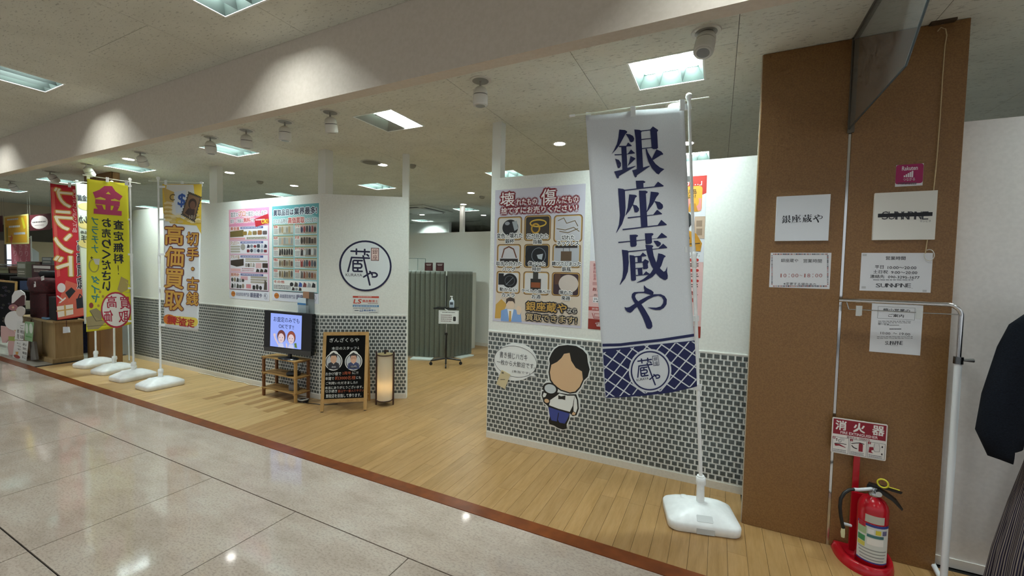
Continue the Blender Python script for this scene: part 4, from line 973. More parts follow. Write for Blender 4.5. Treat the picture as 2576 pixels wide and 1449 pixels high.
for k, (y0, y1, ttl, cols) in enumerate(((.195, .345, '貴金属', ['#8a6f33', '#b19557', '#7e6a45', '#8b5a35', '#5a4f52']), (.355, .50, 'ジュエリー', ['#26283f', '#7c8492', '#7f2a35', '#3b3f4a', '#aab2c0']),
                                     (.51, .70, 'ブランド品', ['#3a2a22', '#8d8680', '#c79fa6', '#2b2522', '#4a3b33']), (.71, .895, '腕時計', ['#4a4b4d', '#8b7f6d', '#2b2c30', '#9c9fa3', '#363331']))):
    A.rect(.03, y0, .97, y1 - .006, '#dcd9e2', 1.2); A.rect(.3, y0 + .004, .86, y0 + .026, '#4c5690', 2); A.greek(.33, y0 + .008, .82, y0 + .022, 1, '#d9dcea', 3)
    A.text(ttl, .04, y0, .27, y0 + .04, '#b3402a' if k % 3 == 0 else '#8d4f33', 4, 0.03, ('#e8e2dc', 0.004))
    if k == 0: A.poly([(.03, y0 + .05), (.38, y0 + .035), (.38, y0 + .11), (.03, y0 + .115)], '#6a5a2c', 2.5); goods(A, .36, y0 + .045, .97, y0 + .095, cols, 5); A.rect(.45, y0 + .115, .95, y0 + .142, '#c9c2b2', 2); A.greek(.46, y0 + .117, .93, y0 + .14, 2, '#57504a', 3); A.rect(.03, y0 + .122, .42, y0 + .142, '#d79aa0', 2)
    if k == 1: goods(A, .46, y0 + .035, .96, y0 + .075, cols, 6); goods(A, .46, y0 + .085, .96, y0 + .125, cols[2:] + cols[:2], 6); [A.rrect(.04, y0 + .05 + j * .028, .29, y0 + .07 + j * .028, .4, '#a9a297', 2) for j in range(3)]; A.oval(.3, y0 + .03, .42, y0 + .1, '#9a958f', 2.5)
    if k == 2: A.poly([(.04, y0 + .06), (.38, y0 + .04), (.38, y0 + .115), (.2, y0 + .13), (.04, y0 + .11)], '#32261f', 2.5); goods(A, .42, y0 + .08, .66, y0 + .13, ['#9b9691', '#4d4642', '#b9b3ad'], 4); A.rect(.68, y0 + .085, .82, y0 + .14, '#cfa9ad', 2.4); A.rect(.84, y0 + .085, .97, y0 + .135, '#3b2d27', 2.5); goods(A, .68, y0 + .145, .97, y0 + .182, ['#2a2626', '#40342d'], 3); A.rrect(.42, y0 + .034, .78, y0 + .052, .4, '#a59e92', 2); A.rrect(.42, y0 + .058, .96, y0 + .074, .4, '#a59e92', 2); A.rect(.04, y0 + .15, .3, y0 + .18, '#d7a5a9', 2); A.greek(.33, y0 + .14, .64, y0 + .18, 2, '#b98088', 2.5)
    if k == 3: goods(A, .05, y0 + .05, .4, y0 + .10, cols, 5); goods(A, .05, y0 + .115, .4, y0 + .17, cols[2:] + cols[:2], 5); goods(A, .6, y0 + .115, .84, y0 + .175, ['#2c2a2b', '#3a3836'], 3); A.rect(.3, y0 + .035, .48, y0 + .075, '#cf9fa8', 2.2); [A.rrect(.55, y0 + .03 + j * .027, .95, y0 + .05 + j * .027, .4, '#a39c90', 2) for j in range(3)]; A.rect(.44, y0 + .12, .56, y0 + .165, '#d0868f', 2); goods(A, .87, y0 + .06, .96, y0 + .17, ['#4a413a'], 1)
footer(A, .905); A.done('print', po)
u0, v1 = px_poly(WALL, CL, [(615, 105)])[0]; u1, v0 = px_poly(WALL, CL, [(1243, 1420)])[0]
po = thing('poster', 'teal buying poster with a grid of goods beside the pink poster', 'poster', WALL.pt((u0 + u1) / 2, v0), 'buying posters on the left partition')
sheet(WALL, [(u0, v0), (u1, v0), (u1, v1), (u0, v1)], 0.0012, M('#8fbcc2', 0.3), parent=po)
A = Art(WALL, None, 0.0013, area=(u0, v0, u1, v1))
A.rect(0, 0, 1, .19, '#5da3ab', 0.6); A.poly([(0, .1), (.5, .03), (1, .14), (1, .2), (0, .2)], '#8cc0c3', 0.9)
A.text('買取品目は', .035, .04, .48, .105, '#1c2440', 4, 0.04, ('#dfe8ec', 0.008)); A.text('業界最多!', .49, .03, .965, .105, '#1c2440', 4, 0.04, ('#dfe8ec', 0.008))
A.text('どのお品物も', .035, .135, .35, .185, '#5e6670', 4, 0.01, ('#e2e8ea', 0.008)); A.text('高価買取', .36, .125, .71, .19, '#b9382e', 4, 0.03, ('#e8dcd8', 0.008)); A.text('いたします!!', .72, .14, .97, .185, '#5e6670', 4, 0.01, ('#e2e8ea', 0.008))
PAL = [['#8d8a80', '#a58f6a', '#b9b7ad'], ['#2e3350', '#8a3c3c', '#34302e'], ['#9aa3a2', '#b59a85', '#8a8f90'], ['#2b2421', '#3f332c', '#5b4a3e'], ['#1c1d1d', '#2a2b2c', '#111213'], ['#25262a', '#bfc3c4', '#6d7174'],
       ['#6b6152', '#87755a', '#5d4438'], ['#8a3030', '#555a66', '#3f4650'], ['#6a5f4c', '#8b7b58', '#4c4a45'], ['#54504c', '#7a4632', '#8c6a4e']]
TT = ['金製', 'ブランド', '商品券', 'お酒', 'カメラ', 'オーディオ', '骨董品', '古いおもちゃ', '茶道具', '楽器']
for r in range(5):
    for c in range(2):
        x0, x1 = ((.03, .478), (.502, .965))[c]; y0 = .197 + r * .1155; y1 = y0 + .104; i = r * 2 + c
        A.rect(x0, y0, x1, y1, '#dfe1de', 1.2); A.rect(x0, y0, x1, y0 + .012, '#8f8a5e', 1.5); A.text(TT[i], x0 + .008, y0 + .006, x0 + (.1 if len(TT[i]) < 4 else .2), y0 + .036, '#b23b2c', 3.5, 0.03, ('#ead9d2', 0.003))
        A.greek(x0 + .01, y0 + .042, x0 + .11, y1 - .008, 4, '#6a6a66', 2); A.rect(x0 + .12, y0 + .016, x1 - .006, y1 - .006, ['#b9b3a8', '#a89f98', '#b0a89a', '#a99a8c'][i % 4], 2); goods(A, x0 + .13, y0 + .016, x1 - .008, y1 - .014, PAL[i], 6); A.rrect(x0 + .22, y1 - .019, x1 - .01, y1 - .004, .4, '#98927f', 4)
A.rect(.03, .777, .965, .885, '#dfe1de', 1.2); A.text('その他', .04, .782, .28, .812, '#b23b2c', 3.5, 0.03); A.greek(.04, .83, .42, .875, 3, '#55555a', 2); goods(A, .4, .79, .95, .84, ['#232427', '#4a4440', '#3c5aa0', '#7a4040', '#9aa0a6'], 6); goods(A, .44, .845, .66, .88, ['#3a2f2f', '#888c90'], 3)
footer(A, .905); A.done('print', po)
# acrylic leaflet holder
lh = thing('leaflet_holder', 'clear leaflet holder with small cards above the television', 'leaflet holder', WALL.pt(*WALL.pix(775, 785), 0.03))
q = [WALL.pix(*p) for p in ((756, 787), (792, 790), (792, 735), (764, 733))]
MB().prism(WALL, q, 0.004, 0.006, M('#9aa3a4', 0.1, alpha=0.55)).build('back_panel', lh)
MB().prism(WALL, [WALL.pix(*p) for p in ((757, 787), (783, 789), (783, 768), (757, 766))], 0.035, 0.037, M('#aab4b6', 0.1, alpha=0.35)).build('front_panel', lh)
MB().prism(WALL, [WALL.pix(*p) for p in ((753, 786), (774, 788), (774, 750), (753, 748))], 0.022, 0.024, M('#cfdde6', 0.4)).build('leaflet', lh)
MB().prism(WALL, [WALL.pix(*p) for p in ((753, 766), (774, 768), (774, 763), (753, 761))], 0.0245, 0.0255, M('#3c79b0', 0.4)).build('leaflet_band', lh)
MB().prism(WALL, [WALL.pix(*p) for p in ((765, 750), (780, 751), (780, 734), (765, 733))], 0.012, 0.014, M('#a1765a', 0.4)).build('leaflet', lh)
MB().prism(WALL, [WALL.pix(*p) for p in ((781, 752), (791, 753), (791, 736), (781, 735))], 0.012, 0.014, M('#4c4136', 0.4)).build('leaflet', lh)
# round logo sign and certificate on the diagonal wall
KL = (840, 590, 160 / 1546)
cu, cv = DIA.pix(920, 669); R_ = (DIA.pix(920, 605)[1] - DIA.pix(920, 733)[1]) / 2
sg = thing('round_sign', 'round white sign with navy ring and emblem on the angled wall', 'sign', DIA.pt(cu, cv))
MB().prism(DIA, [(cu + R_ * math.cos(2 * math.pi * k / 64), cv + R_ * math.sin(2 * math.pi * k / 64)) for k in range(64)], 0.0, 0.008, M('#d8e2e4', 0.4)).build('disc', sg)
A = Art(DIA, None, 0.0082); logo(A, cu, cv, R_, l=0.5); A.done('print', sg)
CC = (560, 480, 500 / 2264)
ce = thing('certificate_sign', 'small red and blue certificate sign under the round sign', 'sign', DIA.pt(cu, cv - 0.4))
sheet(DIA, rect_uv(DIA, CC, (1482, 1195), (1783, 1395)), 0.003, M('#d9dbd6', 0.3), parent=ce)
A = Art(DIA, CC, 0.0031)
A.rect(1484, 1197, 1781, 1222, '#c2452f', 1); A.greek(1545, 1202, 1700, 1216, 1, '#e8c9c0', 2); A.text('LS', 1490, 1232, 1578, 1285, '#c33d22', 2, 0.03, slant=0.2); A.text('遺品整理士', 1590, 1240, 1770, 1272, '#c33d22', 2, 0.02); A.greek(1655, 1276, 1768, 1288, 1, '#7a4a44', 2)
A.rect(1484, 1298, 1781, 1325, '#4f84ad', 1); A.greek(1495, 1304, 1772, 1320, 1, '#dbe6ee', 2); A.greek(1490, 1330, 1690, 1343, 1, '#5a5e66', 2); A.text('LS', 1562, 1350, 1598, 1376, '#2d66a5', 2, 0.03, slant=0.2); A.text('遺品整理士', 1605, 1350, 1748, 1373, '#2d66a5', 2, 0.02); A.greek(1505, 1355, 1552, 1372, 1, '#3a4a5e', 2); A.greek(1670, 1380, 1765, 1392, 1, '#5a5e66', 2)
A.done('print', ce)

# ================================================================== rack with television
x0, x1, y0, y1 = -4.860, -4.262, 3.135, 3.325
zt = ony(700, 908, y0).z; zt = ony(668, 897, y0).z; zm = ony(668, 936, y0).z; zl = ony(668, 974, y0).z
rk = thing('wooden_rack', 'three tier slatted wooden rack under the television', 'rack', ((x0 + x1) / 2, (y0 + y1) / 2, 0))
MRED = wood('reddish_pine', '#6d4426', '#7d5130', '#8d5f3a', (9, 9, 1.2), 0.45)
for x in (x0, x1 - 0.026):
    for y in (y0, y1 - 0.026): MB().box((x, y, 0), (x + 0.026, y + 0.026, zt - 0.012), MPINE if x > x0 and y == y0 else MRED).build('leg', rk)
for z in (zt, zm, zl):
    for k in range(6):
        ya = y0 - 0.006 + k * (y1 - y0 + 0.012) / 6; bevel(MB().box((x0 - 0.006, ya, z - 0.012), (x1 + 0.006, ya + 0.0265 if z == zl else ya + 0.0315, z), MPINEH).build('slat', rk), 0.002)
    for x in (x0 + 0.027, x1 - 0.043): MB().box((x, y0, z - 0.03), (x + 0.016, y1, z - 0.0125), MPINEH).build('cross_rail', rk)
C4 = (640, 740, 400 / 1811)
dL, dR = 4.96, 4.80
TLp, TRp, BLp = at(640 + 122 * C4[2], 740 + 178 * C4[2], dL), at(640 + 662 * C4[2], 740 + 226 * C4[2], dR), at(640 + 106 * C4[2], 740 + 645 * C4[2], dL)
TV = Frame(BLp, TRp - TLp); tv = thing('television', 'black flat television showing a blue advert on the wooden rack', 'television', BLp)
w_ = (TRp - TLp).length; h_ = TLp.z - BLp.z
bevel(MB().prism(TV, [(0, 0), (w_, 0), (w_, h_), (0, h_)], -0.055, 0.0, M('#0b0b0d', 0.22)).build('housing', tv), 0.006)
MB().prism(TV, [(0.05, 0.06), (w_ - 0.05, 0.06), (w_ - 0.05, h_ - 0.05), (0.05, h_ - 0.05)], -0.085, -0.055, M('#121214', 0.5)).build('back_bulge', tv)
MB().prism(TV, [(0.003, 0.002), (w_ - 0.003, 0.002), (w_ - 0.003, 0.055), (0.003, 0.055)], 0.0005, 0.004, M('#3a3936', 0.3)).build('speaker_bar', tv)
q = px_poly(TV, C4, [(192, 212), (548, 248), (525, 635), (175, 585)])
ua, ub, va, vb = (q[0][0] + q[3][0]) / 2, (q[1][0] + q[2][0]) / 2, (q[2][1] + q[3][1]) / 2, (q[0][1] + q[1][1]) / 2
MB().prism(TV, [(ua, va), (ub, va), (ub, vb), (ua, vb)], 0.0005, 0.0012, M('#8ea3ee', 0.2, em=0.55)).build('screen', tv)
A = Art(TV, None, 0.0014, em=0.5, area=(ua, va, ub, vb))
A.text('お査定のみでも', .1, .09, .93, .245, '#1b2450', 2, 0.01); A.text('OKです!!', .27, .30, .76, .435, '#1b2450', 2, 0.01)
for (cx, hair) in ((.36, '#6b3431'), (.68, '#8d4534')):
    A.oval(cx - .13, .48, cx + .14, .86, '#3a3340', 1.6); A.oval(cx - .12, .49, cx + .13, .8, hair, 2); A.oval(cx - .1, .58, cx + .1, .87, '#d9c4c8', 2.4); A.line([(cx - .03, .78), (cx, .795), (cx + .03, .78)], 0.004, '#8d4a52', 3); A.oval(cx - .055, .69, cx - .035, .72, '#3a3340', 3, 8); A.oval(cx + .035, .69, cx + .055, .72, '#3a3340', 3, 8); A.poly([(cx - .1, 1), (cx - .06, .88), (cx + .06, .88), (cx + .1, 1)], '#c5c9e6', 2)
A.line([(.27, .92), (.16, .74), (.14, .66)], 0.018, '#d9c4c8', 2); A.oval(.1, .6, .18, .69, '#d9c4c8', 2.2); A.poly([(.8, .96), (.78, .84), (.85, .82), (.88, .97)], '#5d7a3a', 3); A.line([(.55, .98), (.53, .88)], 0.016, '#d9c4c8', 2)
A.done('picture', tv)
bc = TV.pt(w_ * 0.52, 0, -0.03)
MB().tube([Vector((bc.x, bc.y, zt + 0.005)), Vector((bc.x, bc.y, BLp.z + 0.06))], 0.022, MBLACK, 12).build('neck', tv)
MB().lathe([(0.155, 0), (0.15, 0.008), (0.06, 0.016), (0.02, 0.02)], M('#141417', 0.2), 28, Matrix.Translation((bc.x, bc.y - 0.02, zt)) @ Matrix.Diagonal((1, 0.52, 1, 1))).build('foot_plate', tv)
def lump(name, label, cat, c, size, m, rot=0.0, parent=None, seed=0, rough=0.06):
    """A soft or rounded body: a subdivided, slightly irregular rounded box."""
    bm = bmesh.new(); bmesh.ops.create_cube(bm, size=1.0); bmesh.ops.subdivide_edges(bm, edges=bm.edges[:], cuts=5, use_grid_fill=True)
    r = random.Random(seed)
    for v in bm.verts:
        p = v.co; k = p.copy().normalized() * 0.62; v.co = p.lerp(k, 0.55)
        v.co += Vector((r.uniform(-1, 1), r.uniform(-1, 1), r.uniform(-1, 1))) * rough * 0.35
        if v.co.z < -0.43: v.co.z = -0.46
    lo = min(v.co.z for v in bm.verts); hi = max(v.co.z for v in bm.verts)
    X = Matrix.Translation(c) @ Matrix.Rotation(rot, 4, 'Z')
    mb = MB(); bm.verts.index_update()
    mb.add([X @ Vector((v.co.x * size[0], v.co.y * size[1], (v.co.z - lo) / (hi - lo) * size[2])) for v in bm.verts], [[v.index for v in f.verts] for f in bm.faces], m, True); bm.free()
    o = mb.build(name, parent)
    if label: tag(o, label, cat)
    return o
lump('power_adapter', 'black adapter box lying on the middle rack shelf', 'adapter', (-4.38, 3.2, zm), (0.14, 0.09, 0.05), M('#0e0e10', 0.4), 0.5, seed=2, rough=0.02)
lump('adapter_plug', 'grey and black plug block on the lowest rack shelf', 'adapter', (-4.40, 3.22, zl), (0.10, 0.07, 0.085), M('#6d6c6c', 0.5), 0.3, seed=4, rough=0.03)
cb = thing('power_cable', 'tangled black and white cables on the floor beside the rack', 'cable', (-4.22, 3.2, 0))
MB().tube([(-4.32, 3.28, zt - 0.02), (-4.36, 3.29, zm + 0.08), (-4.37, 3.24, zm + 0.045)], 0.004, MBLACK, 6).build('black_lead', cb)
pts = [(-4.25 + 0.06 * math.cos(k * 0.9) + 0.002 * k, 3.215 + 0.05 * math.sin(k * 0.9), 0.008 + 0.003 * (k % 4)) for k in range(22)]
MB().tube(pts + [(-4.16, 3.19, 0.005), (-4.05, 3.215, 0.005), (-3.93, 3.24, 0.005), (-3.82, 3.34, 0.005)], 0.004, MBLACK, 6).build('black_lead', cb)
MB().tube([(p[0] - 0.02, p[1] + 0.01, p[2] + 0.014) for p in pts[3:16]], 0.004, M('#c9c9c4', 0.5), 6).build('white_lead', cb)
MB().tube([(-6.6, 3.33, 0.006)] + [(-6.4 + 0.12 * k, 3.335 + 0.012 * math.sin(k * 2.1), 0.006) for k in range(13)] + [(-4.88, 3.34, 0.006)], 0.0045, M('#d2cec2', 0.5), 6).build('white_lead', cb)

# ================================================================== blackboard easel
Lf, Rf = Vector((-3.761, 3.058, 0)), Vector((-3.385, 3.348, 0)); uu = (Rf - Lf).normalized(); bk = Vector((-uu.y, uu.x, 0)); th = math.radians(9)
BF = Frame(Lf, uu, Vector((0, 0, 1)) * math.cos(th) + bk * math.sin(th)); wB = (Rf - Lf).length
hB = BF.pix(640 + 790 * C4[2], 740 + 432 * C4[2])[1]
eb = thing('blackboard_easel', 'wooden framed blackboard easel with handwritten chalk writing', 'easel', Lf)
zb0 = BF.pix(640 + 1000 * C4[2], 740 + 1190 * C4[2])[1]; zb1 = BF.pix(640 + 1000 * C4[2], 740 + 470 * C4[2])[1]; pw = 0.034
for a in (0, wB - pw): bevel(MB().prism(BF, [(a, 0.008), (a + pw, 0.008), (a + pw, hB), (a, hB)], -0.022, 0.0, MPINE).build('front_leg', eb), 0.002); MB().prism(BF, [(a + 0.004, 0), (a + pw - 0.004, 0), (a + pw - 0.004, 0.008), (a + 0.004, 0.008)], -0.02, -0.002, MBLACK).build('foot_pad', eb)
for a, b in ((zb0 - 0.04, zb0), (zb1, hB)): MB().prism(BF, [(pw, a), (wB - pw, a), (wB - pw, b), (pw, b)], -0.02, -0.002, MPINEH).build('rail', eb)
MB().prism(BF, [(pw, zb0), (wB - pw, zb0), (wB - pw, zb1), (pw, zb1)], -0.016, -0.008, M('#0b0c0b', 0.85, spec=0.15)).build('slate', eb)
top = BF.pt(0, hB, -0.024)
for a in (0.004, wB - pw - 0.004):
    p0 = BF.pt(a + pw / 2, hB - 0.01, -0.03); p1 = Vector((Lf + uu * (a + pw / 2) + bk * 0.36).to_tuple()); d = (p1 - p0).normalized(); sd = uu * 0.016; t_ = d.cross(uu).normalized() * 0.011
    vs = [p0 + sd + t_, p0 - sd + t_, p0 - sd - t_, p0 + sd - t_, p1 + sd + t_, p1 - sd + t_, p1 - sd - t_, p1 + sd - t_]
    MB().add(vs, [(0, 1, 2, 3), (7, 6, 5, 4), (0, 4, 5, 1), (1, 5, 6, 2), (2, 6, 7, 3), (3, 7, 4, 0)], MPINE).build('rear_leg', eb)
p0 = Lf + uu * 0.02 + bk * 0.315 + Vector((0, 0, 0.09)); MB().tube([p0, p0 + uu * (wB - 0.04)], 0.010, MPINE, 8).build('rear_rail', eb)
A = Art(BF, C4, -0.0078); CH = '#d9dcd8'; OR = '#b0552e'
A.text('ぎんざくらや', 855, 500, 1190, 545, CH, 1); A.text('本日のスタッフ', 880, 600, 1160, 632, CH, 1); A.text('↓', 1172, 595, 1192, 628, CH, 1)
for cx, sk, hr, cl in ((900, '#caa083', '#241c19', '#2a2a2e'), (1127, '#d2a58c', '#2c2321', '#3a4468')):
    A.oval(cx - 95, 668, cx + 97, 868, '#dcdcd6', 1); A.oval(cx - 50, 645, cx + 55, 760, '#dcdcd6', 1); A.oval(cx - 86, 678, cx + 88, 858, '#17181a', 1.3); A.oval(cx - 78, 686, cx + 80, 850, '#b9bcbe', 1.6)
    A.poly([(cx - 68, 848), (cx - 60, 790), (cx - 20, 770), (cx + 20, 770), (cx + 60, 790), (cx + 70, 848), (cx, 862)], cl, 2); A.poly([(cx - 18, 772), (cx, 800), (cx + 18, 772), (cx, 760)], '#d9dad8', 2.3); A.oval(cx - 33, 690, cx + 35, 788, sk, 2.6); A.poly([(cx - 38, 730), (cx - 40, 690), (cx, 662), (cx + 40, 690), (cx + 40, 730), (cx + 25, 700), (cx - 25, 702)], hr, 3); A.rect(cx - 40, 815, cx + 40, 840, '#20222a', 3)
A.ring(1127 - 32, 715, 1127 - 3, 738, 0.003, '#4a2a22', 3.4); A.ring(1127 + 5, 715, 1127 + 34, 738, 0.003, '#4a2a22', 3.4)
A.text('森田', 878, 820, 925, 838, '#d5d6d8', 3.6); A.text('山内', 1098, 812, 1160, 832, '#d5d6d8', 3.6)
for s_, a, b, c, d, col in (('おかげ様で', 808, 890, 985, 925, CH), ('2周年', 1000, 882, 1100, 916, OR), ('に!!', 1115, 880, 1180, 910, CH), ('年間で', 808, 945, 905, 980, CH), ('約3000名様', 918, 935, 1150, 972, OR), ('にも', 1160, 935, 1210, 965, CH),
    ('ご利用いただきました!!', 812, 1000, 1172, 1022, CH), ('本当にありがとうございます。', 804, 1052, 1236, 1072, CH), ('引き続き', 806, 1092, 940, 1122, CH), ('富山で一番入りやすい', 950, 1090, 1245, 1112, OR), ('買取店を目指して参ります。', 812, 1142, 1215, 1170, CH)):
    A.text(s_, a, b, c, d, col, 1)
A.done('lettering', eb)['kind'] = 'stuff'

# ================================================================== paper lantern
pa, pb = Vector((-3.430, 3.525, 0)), Vector((-3.262, 3.620, 0)); u_ = (pb - pa).normalized(); bk2 = Vector((-u_.y, u_.x, 0)); wl = (pb - pa).length
c_ = pa + u_ * wl / 2 + bk2 * 0.03; hl_ = ony(966, 884, c_.y).z
lt_ = thing('paper_lantern', 'tall round paper floor lantern with brown posts glowing near its foot', 'lamp', (c_.x, c_.y, 0))
XL = Matrix.Translation(c_) @ Matrix.Rotation(math.atan2(u_.y, u_.x), 4, 'Z'); hw = wl / 2
for x_, y_ in ((-hw, 0), (hw, 0), (0, hw)): MB().box((x_ - 0.008, y_ - 0.008, 0), (x_ + 0.008, y_ + 0.008, hl_), M('#3a1f14', 0.4), XL).build('post', lt_)
pm, N, L, b_ = nmat('lantern_paper', 0.8, 0.1); tr = N.new('ShaderNodeBsdfTranslucent'); tr.inputs[0].default_value = lin('#e8dcb8'); ms = N.new('ShaderNodeMixShader'); ms.inputs[0].default_value = 0.4
b_.inputs['Base Color'].default_value = lin('#e0d9c6'); out = N['Material Output']; L.new(b_.outputs[0], ms.inputs[1]); L.new(tr.outputs[0], ms.inputs[2]); L.new(ms.outputs[0], out.inputs[0])
r = hw - 0.012; z0_, z1_ = 0.06, hl_ - 0.03
MB().add([XL @ Vector((r * math.cos(2 * math.pi * k / 40), r * math.sin(2 * math.pi * k / 40), z)) for z in (z0_, z1_) for k in range(40)], [(k, (k + 1) % 40, 40 + (k + 1) % 40, 40 + k) for k in range(40)], pm, True).build('paper_shade', lt_)
MB().lathe([(r, z1_), (r, z1_ + 0.006)], M('#8d7c55', 0.6), 40, XL).build('top_board', lt_)
for z in (z0_, z1_ - 0.004): MB().tube([XL @ Vector(((r + 0.003) * math.cos(2 * math.pi * k / 40), (r + 0.003) * math.sin(2 * math.pi * k / 40), z)) for k in range(41)], 0.005, M('#3a1f14', 0.4), 6).build('hoop', lt_)
MB().tube([XL @ Vector((0, 0, z1_ + 0.005)), XL @ Vector((0, 0, z1_ + 0.05))], 0.012, M('#241510', 0.4), 10).build('top_knob', lt_)
bl_ = em_mat('warm_bulb', (1.0, 0.66, 0.32), 6.0)
MB().lathe([(0.004, 0.0), (0.022, 0.012), (0.028, 0.03), (0.02, 0.05), (0.004, 0.06)], bl_, 16, XL @ Matrix.Translation((0, 0, 0.19))).build('bulb', lt_)
MB().tube([XL @ Vector((0, 0, 0.075)), XL @ Vector((0, 0, 0.195))], 0.012, M('#4a3a2a', 0.5), 8).build('lamp_holder', lt_)
MB().lathe([(r, z0_ - 0.008), (r, z0_)], M('#5a3a22', 0.6), 40, XL).build('floor_board', lt_)

# ================================================================== inside the shop
def screen_panel(parent, p, q, h, z0=0.03):
    d = (q - p); ln = d.length; d.normalize(); n_ = Vector((d.y, -d.x, 0)); ribs = max(4, round(ln / 0.087)); k = 8; top_ = []; mb = MB(); rings = []
    for zz in (z0, h - 0.05, h - 0.018, h):
        ring = []; sh = 1.0 if zz < h - 0.02 else (0.7 if zz < h else 0.2)
        for side in (1, -1):
            rng = range(ribs * k + 1) if side == 1 else range(ribs * k, -1, -1)
            for i in rng:
                s_ = ln * i / (ribs * k); ph = (i % k) / k; bulge = 0.022 + 0.016 * math.sqrt(max(0, 1 - (2 * ph - 1) ** 2)); e = min(s_, ln - s_); rr_ = min(1, math.sqrt(e / 0.03)) if e < 0.03 else 1
                ring.append(p + d * s_ + n_ * side * bulge * rr_ * sh + Vector((0, 0, zz)))
        rings.append(ring)
    n2 = len(rings[0]); vs = [v for r in rings for v in r]
    fs = [(i * n2 + j, i * n2 + (j + 1) % n2, (i + 1) * n2 + (j + 1) % n2, (i + 1) * n2 + j) for i in range(3) for j in range(n2)]
    mb.add(vs, fs, speckled('grey_screen', '#565a50', '#62665b', 90, 0.55)); half = n2 // 2; o_ = len(vs) - n2
    mb.add(rings[-1], [(j, n2 - 1 - j, n2 - 2 - j, j + 1) for j in range(half - 1)], mb.mats[0])
    mb.build('panel', parent)
PL, PM, PR = Vector((-4.861, 5.748, 0)), Vector((-4.202, 5.968, 0)), Vector((-4.023, 6.529, 0))
PL = PM + (PL - PM).normalized() * 0.9
hS = ony(1118, 682, PM.y).z
sc_ = thing('folding_screen', 'grey ribbed folding screen standing in the shop entrance', 'screen', PM)
screen_panel(sc_, PL, PM - (PM - PL).normalized() * 0.012, hS); screen_panel(sc_, PM + (PR - PM).normalized() * 0.014, PR, hS)
MB().tube([PM + Vector((0, 0, 0.1)), PM + Vector((0, 0, hS - 0.08))], 0.008, M('#2b2d2a', 0.5), 8).build('hinge', sc_)
for a, b in ((onz(1035, 903), onz(1088, 905)), (onz(1150, 901), onz(1183, 894))):
    d = (b - a).normalized(); n_ = Vector((d.y, -d.x, 0)) * 0.1; vs = [a - n_, b - n_, b + n_ * 0.9, a + n_ * 0.9]
    MB().add([v + Vector((0, 0, z)) for z in (0.002, 0.022) for v in vs], [(0, 3, 2, 1), (4, 5, 6, 7), (0, 1, 5, 4), (1, 2, 6, 5), (2, 3, 7, 6), (3, 0, 4, 7)], M('#d3dcd6', 0.5)).build('foot_plate', sc_)
# cabinet behind the screen with a clear box and two dark cards
cab = thing('cabinet', 'white cabinet hidden behind the grey screen', 'cabinet', (-5.0, 6.8, 0))
ztop = hS - 0.02
MB().box((-5.9, 6.75, 0), (-4.32, 7.15, ztop), M('#c9ccc4', 0.5)).build('body', cab); MB().box((-5.9, 6.735, 0.05), (-5.12, 6.75, ztop - 0.03), M('#d2d5cd', 0.5)).build('door', cab); MB().box((-5.10, 6.735, 0.05), (-4.32, 6.75, ztop - 0.03), M('#d2d5cd', 0.5)).build('door', cab)
FC = Frame((0, 6.80, 0), (1, 0, 0))
for k, (xa, xb) in enumerate(((1069, 1089), (1097, 1117))):
    a, _ = FC.pix(xa, 670); b, zt_ = FC.pix(xb, 661); t_ = thing('card_stand', ('dark red display card nearer the clear box', 'dark red display card farther from the clear box')[k], 'card', FC.pt(a, ztop), 'dark cards above the screen')
    MB().prism(FC, [(a, ztop), (b, ztop), (b, zt_), (a, zt_)], 0, 0.006, M('#3b1013', 0.35)).build('card', t_)
    A = Art(FC, None, 0.0062, area=(a, ztop, b, zt_)); A.poly([(.15, .15), (.85, .12), (.75, .35), (.25, .35)], '#8d7f7c', 1); A.greek(.2, .45, .8, .85, 3, '#6d4648', 1); A.done('print', t_)
    MB().box((a, 6.802, ztop), (b, 6.85, ztop + 0.004), M('#2a0d0f', 0.4)).build('rest', t_)
a, zt_ = FC.pix(1051, 650); b, _ = FC.pix(1012, 650)
bx_ = thing('acrylic_box', 'clear acrylic box behind the grey screen', 'box', FC.pt((a + b) / 2, ztop))
MB().box((b, 6.80, ztop), (a, 7.05, zt_), M('#dbe6e2', 0.05, alpha=0.14)).build('shell', bx_)
ed = MB()
for p in ((a, 6.80), (a, 7.05), (b, 6.8)): ed.tube([(p[0], p[1], ztop), (p[0], p[1], zt_)], 0.006, M('#7d8a86', 0.2), 6)
ed.tube([(b, 6.80, zt_), (a, 6.80, zt_), (a, 7.05, zt_)], 0.006, M('#7d8a86', 0.2), 6); ed.build('edge', bx_)
